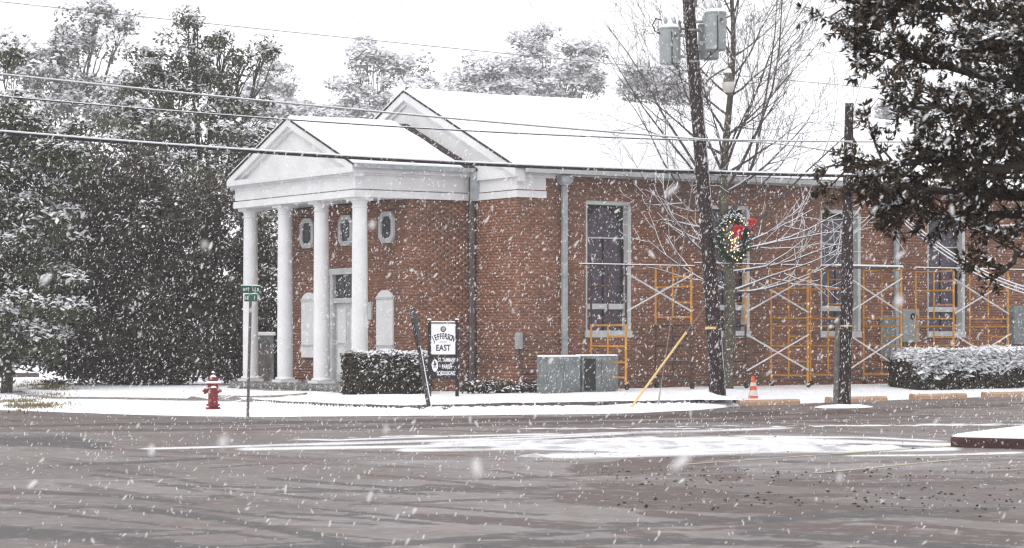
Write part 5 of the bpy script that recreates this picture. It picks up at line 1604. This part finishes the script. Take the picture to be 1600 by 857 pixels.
# --- foreground evergreen reaching in from the right
def near_tree():
    Yt = 22.0
    base = Vector((7.4, Yt, 0.0))
    e = empty('evergreen_tree', base, 0, 'dark large-leaved evergreen hanging into the picture at the upper right', 'tree')
    wood = MB()
    rnd = random.Random(9)
    trunk = [Vector((0.05 * math.sin(i), 0.05 * math.cos(i * 1.3), i * 0.62)) for i in range(11)]
    wood.tube(trunk, [0.26 - 0.014 * i for i in range(11)], 12)
    # boughs: list of (px, py, dY) way points from the trunk outwards
    boughs = [
        ([(1860, 300), (1700, 260), (1560, 265), (1430, 250), (1330, 258)], -0.5, 1.0),
        ([(1860, 330), (1700, 310), (1560, 300), (1450, 303), (1395, 325)], 0.2, 0.9),
        ([(1860, 250), (1720, 180), (1580, 130), (1440, 95), (1350, 80)], 0.0, 1.1),
        ([(1860, 200), (1700, 90), (1560, 30), (1430, 10), (1330, 20)], 0.6, 1.1),
        ([(1860, 260), (1720, 210), (1600, 190), (1500, 175), (1420, 165)], -0.7, 1.1),
        ([(1860, 180), (1720, 60), (1620, -20), (1500, -40), (1400, -40)], 0.3, 1.0),
        ([(1860, 340), (1740, 380), (1650, 390), (1590, 400), (1555, 430)], -0.3, 0.2),
        ([(1860, 360), (1720, 350), (1620, 345), (1530, 325), (1480, 340)], 0.4, 0.6),
        ([(1860, 240), (1740, 130), (1660, 80), (1590, 60), (1520, 70)], -0.9, 1.1),
        ([(1860, 320), (1740, 260), (1660, 240), (1590, 235), (1520, 225)], 0.8, 0.55),
    ]
    C, D, T = [], [], []
    tips = []
    def seg(a, b, r0, r1, n=4, w=0.05):
        pts = limb_path(a, b, w, n)
        wood.tube(pts, [r0 + (r1 - r0) * i / n for i in range(n + 1)], 5, False)
        return pts
    for wps, dY, dens in boughs:
        pts = [at(x, y, Yt + dY) - base for x, y in wps]
        start = Vector((0, 0, max(0.8, pts[0].z - 0.5)))
        pl_ = [start] + pts
        fine = []
        for i in range(len(pl_) - 1):
            for k in range(4):
                fine.append(pl_[i].lerp(pl_[i + 1], k / 4) + Vector((rnd.uniform(-.03, .03), rnd.uniform(-.05, .05), rnd.uniform(-.03, .03))))
        fine.append(pl_[-1])
        nF = len(fine)
        wood.tube(fine, [0.085 * (1 - 0.88 * i / (nF - 1)) + 0.006 for i in range(nF)], 7)
        nb = int(48 * dens)
        for k in range(nb):
            f = rnd.uniform(0.42, 1.0)
            i = min(int(f * (nF - 1)), nF - 2)
            p = fine[i].lerp(fine[i + 1], rnd.random())
            ax = (fine[i + 1] - fine[i]).normalized()
            d = (ax * rnd.uniform(0.2, 0.9) + Vector((rnd.uniform(-.8, .4), rnd.uniform(-1, 1), rnd.uniform(-0.75, 0.85)))).normalized()
            L = rnd.uniform(0.22, 0.50) * (1.15 if f < 0.9 else 0.8)
            tw = seg(p, p + d * L, 0.012, 0.004)
            for m in range(5):
                t = rnd.uniform(0.3, 1.0)
                q = tw[min(int(t * 4), 3)]
                d2 = (d + Vector((rnd.uniform(-1, 1), rnd.uniform(-1, 1), rnd.uniform(-.8, .8))) * 0.8).normalized()
                q2 = q + d2 * rnd.uniform(0.08, 0.20)
                wood.tube([q, q2], [0.004, 0.003], 4, False)
                tips.append((q2, d2))
                for s in range(3): C.append((q.lerp(q2, (s + 1) / 3), d2))
    # leaves in whorls round every twig
    V, Fq, parts = [], [], []
    def leaf_at(p, d, s):
        side = d.orthogonal().normalized(); side.rotate(Matrix.Rotation(rnd.uniform(0, 6.28), 3, d))
        ld = (d * rnd.uniform(0.3, 0.9) + side * rnd.uniform(0.5, 1.0) + Vector((0, 0, -0.12))).normalized()
        wd = ld.cross(Vector((rnd.uniform(-.6, .6), rnd.uniform(-.6, .6), 1))).normalized(); nn = ld.cross(wd)
        L = s; W_ = s * rnd.uniform(0.15, 0.2)
        b = len(V)
        fold = nn * W_ * 0.35
        V.extend([p, p + ld * L * 0.45 + wd * W_ + fold, p + ld * L + nn * L * -0.06, p + ld * L * 0.45 - wd * W_ + fold, p + ld * L * 0.45])
        Fq.extend([(b, b + 1, b + 4), (b + 1, b + 2, b + 4), (b + 2, b + 3, b + 4), (b + 3, b, b + 4)])
        return ld, wd
    for (p, d) in C:
        for k in range(5): leaf_at(p, d, rnd.uniform(0.045, 0.09))
    for (p, d) in tips:
        for k in range(4): leaf_at(p, d, rnd.uniform(0.05, 0.095))
    tag(np_mesh('crown', np.array([tuple(v) for v in V]), np.array(Fq), M['leaf_near'], e), kind='stuff')
    # separate large leaves on the outermost twigs
    lm = bpy.data.meshes.new('leaf')
    lm.from_pydata([(0, 0, 0), (0.05, 0.019, 0.008), (0.115, 0, -0.006), (0.05, -0.019, 0.008), (0.05, 0, 0)], [], [(0, 1, 4), (1, 2, 4), (2, 3, 4), (3, 0, 4)])
    lm.materials.append(M['leaf_near'])
    def vis(t): q = t[0] + base; return CX + F * q.x / q.y
    vt = sorted([t for t in tips if vis(t) < 1600], key=vis)
    for i in range(200):
        p, d = vt[int(i * 1.2) % len(vt)]
        o = bpy.data.objects.new('leaf', lm); COL.objects.link(o); o.parent = e
        o.location = p
        o.rotation_euler = (d + Vector((rnd.uniform(-.7, .7), rnd.uniform(-.7, .7), rnd.uniform(-.6, .4)))).to_track_quat('X', 'Z').to_euler()
        s = rnd.uniform(0.7, 1.05); o.scale = (s, s, s)
    wood.build('trunk', M['bark'], e)
    # snow pads: heavy at the upper right, a line along the lower bough
    S_ = []
    for (p, d) in tips:
        q = p + base; x = CX + F * q.x / q.y; y = HY - F * (q.z - CH) / q.y
        w_ = 0.25
        if x > 1470 and 40 < y < 170: w_ = 1.0
        if 1320 < x < 1480 and 205 < y < 250: w_ = 0.9
        if rnd.random() < w_ * 0.75: S_.append(tuple(p + Vector((0, 0, 0.01))))
    S_ = np.array(S_)
    V2, F2 = snow_bits(S_, np.full(len(S_), 0.06), 8, 0.028)
    tag(np_mesh('snow_load', V2, F2, M['snow_fluff'], e), kind='stuff')


near_tree()

# dry grass showing through at the left, and a far low wall beyond
V, Fq = [], []
for i in range(5200):
    if random.random() < 0.5: px, py = random.uniform(-30, 80) + random.gauss(0, 22), random.gauss(620, 3.5)
    else: px, py = random.gauss(72, 20), random.gauss(604, 3)
    Y = (CH - 0.24) * F / (py - HY); x = (px - CX) / F * Y
    if fbm(x, Y * 0.6, 1.5, 3) < 0.5: continue
    z = gz(x, Y); h = random.uniform(0.03, 0.09); a = random.uniform(0, 6.28); b = len(V)
    V += [(x - 0.012, Y, z - 0.02), (x + 0.012, Y, z - 0.02), (x + 0.05 * math.cos(a), Y + 0.05 * math.sin(a), z + h)]
    Fq.append((b, b + 1, b + 2))
tag(np_mesh('dry_grass', np.array(V), np.array(Fq), M['grass']), 'brown winter grass showing through the snow at the far left', 'grass', kind='stuff')
lw = empty('low_wall', (-21, 84, 0.2), 0.05, 'low dark kerb wall with a snow cap far left under the evergreens', 'wall')
q = MB(); q.bbox(-6, 4.6, 0, 0.25, -0.3, 0.22, 0.02); q.build('wall', M['timber'], lw)
q = MB(); q.bbox(-6, 4.6, -0.02, 0.27, 0.222, 0.30, 0.03); q.build('snow_cap', M['snow'], lw)
cb = at(411, 560, 69.0); e = empty('grey_shed', (cb.x, cb.y, 0.2), 0.2, 'small grey shed glimpsed between the two left columns', 'shed')
q = MB(); q.box(-0.3, 0.3, 0, 0.6, 0, 1.5); q.build('wall', M['cabinet'], e)
q = MB(); q.bbox(-0.36, 0.36, -0.06, 0.66, 1.502, 1.60, 0.02); q.build('snow_cap', M['snow'], e)
q = MB(); q.box(-0.2, 0.2, -0.02, -0.002, 0.05, 1.35); q.build('door', M['gutter_dark'], e)

# ------------------------------------------------------------------ falling snow (real flakes in the air)
def flakes():
    r = np.random.default_rng(21)
    n = 56000
    Y = 9 + (58 - 9) * r.random(n) ** 0.55
    Y = np.concatenate([Y, r.random(65) * 7 + 2.6])
    n = len(Y)
    X = Y * r.uniform(-0.27, 0.27, n)
    Z = CH + Y * r.uniform(-0.095, 0.15, n)
    ok = (Z > 0.1)
    X, Y, Z = X[ok], Y[ok], Z[ok]; n = len(X)
    s = 0.0024 + 0.0032 * r.random(n) ** 2.2
    s = np.where(Y < 10, 0.0035 + 0.002 * r.random(n), s)
    s = np.where(Y > 26, s * 1.25, s)
    el = 1.7 + 2.6 * r.random(n)
    # long axis: wind-driven, mostly slanting down to the left
    d = np.stack([0.45 + 0.5 * r.normal(size=n), 0.4 * r.normal(size=n), np.ones(n)], -1)
    d /= np.linalg.norm(d, axis=1)[:, None]
    e1 = np.cross(d, r.normal(size=(n, 3))); e1 /= np.linalg.norm(e1, axis=1)[:, None]
    e2 = np.cross(d, e1)
    P = np.stack([X, Y, Z], -1)
    S = s[:, None]
    cols = [P + d * S * el[:, None]]
    for t in (0.45, -0.45):
        for k in range(5):
            g = 2 * math.pi * (k + (0.5 if t < 0 else 0)) / 5
            q = (0.65 + 0.6 * r.random((n, 1)))
            cols.append(P + d * S * el[:, None] * t + (e1 * math.cos(g) + e2 * math.sin(g)) * S * q)
    cols.append(P - d * S * el[:, None])
    V = np.stack(cols, 1).reshape(-1, 3)
    tri = [(0, 1 + k, 1 + (k + 1) % 5) for k in range(5)] + [(1 + k, 6 + k, 1 + (k + 1) % 5) for k in range(5)] + [(1 + (k + 1) % 5, 6 + k, 6 + (k + 1) % 5) for k in range(5)] + [(11, 6 + (k + 1) % 5, 6 + k) for k in range(5)]
    i = np.arange(n)[:, None] * 12
    Fq = np.concatenate([i + np.array([f]) for f in tri])
    o = np_mesh('falling_snow', V, Fq, M['flake'], None, True)
    tag(o, 'white snowflakes falling through the air in front of everything', 'snow', kind='stuff')


flakes()

# ------------------------------------------------------------------ haze
m = bpy.data.materials.new('haze'); m.use_nodes = True
nt = m.node_tree
for nd in list(nt.nodes):
    if nd.type != 'OUTPUT_MATERIAL': nt.nodes.remove(nd)
vo = nt.nodes.new('ShaderNodeVolumePrincipled')
vo.inputs['Color'].default_value = (0.98, 0.965, 0.98, 1)
vo.inputs['Density'].default_value = 0.00075
vo.inputs['Anisotropy'].default_value = 0.1
nt.links.new(vo.outputs[0], [x for x in nt.nodes if x.type == 'OUTPUT_MATERIAL'][0].inputs['Volume'])
q = MB(); q.box(-640, 640, -180, 940, -1.3, 36)
hz = q.build('haze', m)
tag(hz, 'pale snowy air between the camera and the trees', 'haze', kind='stuff')
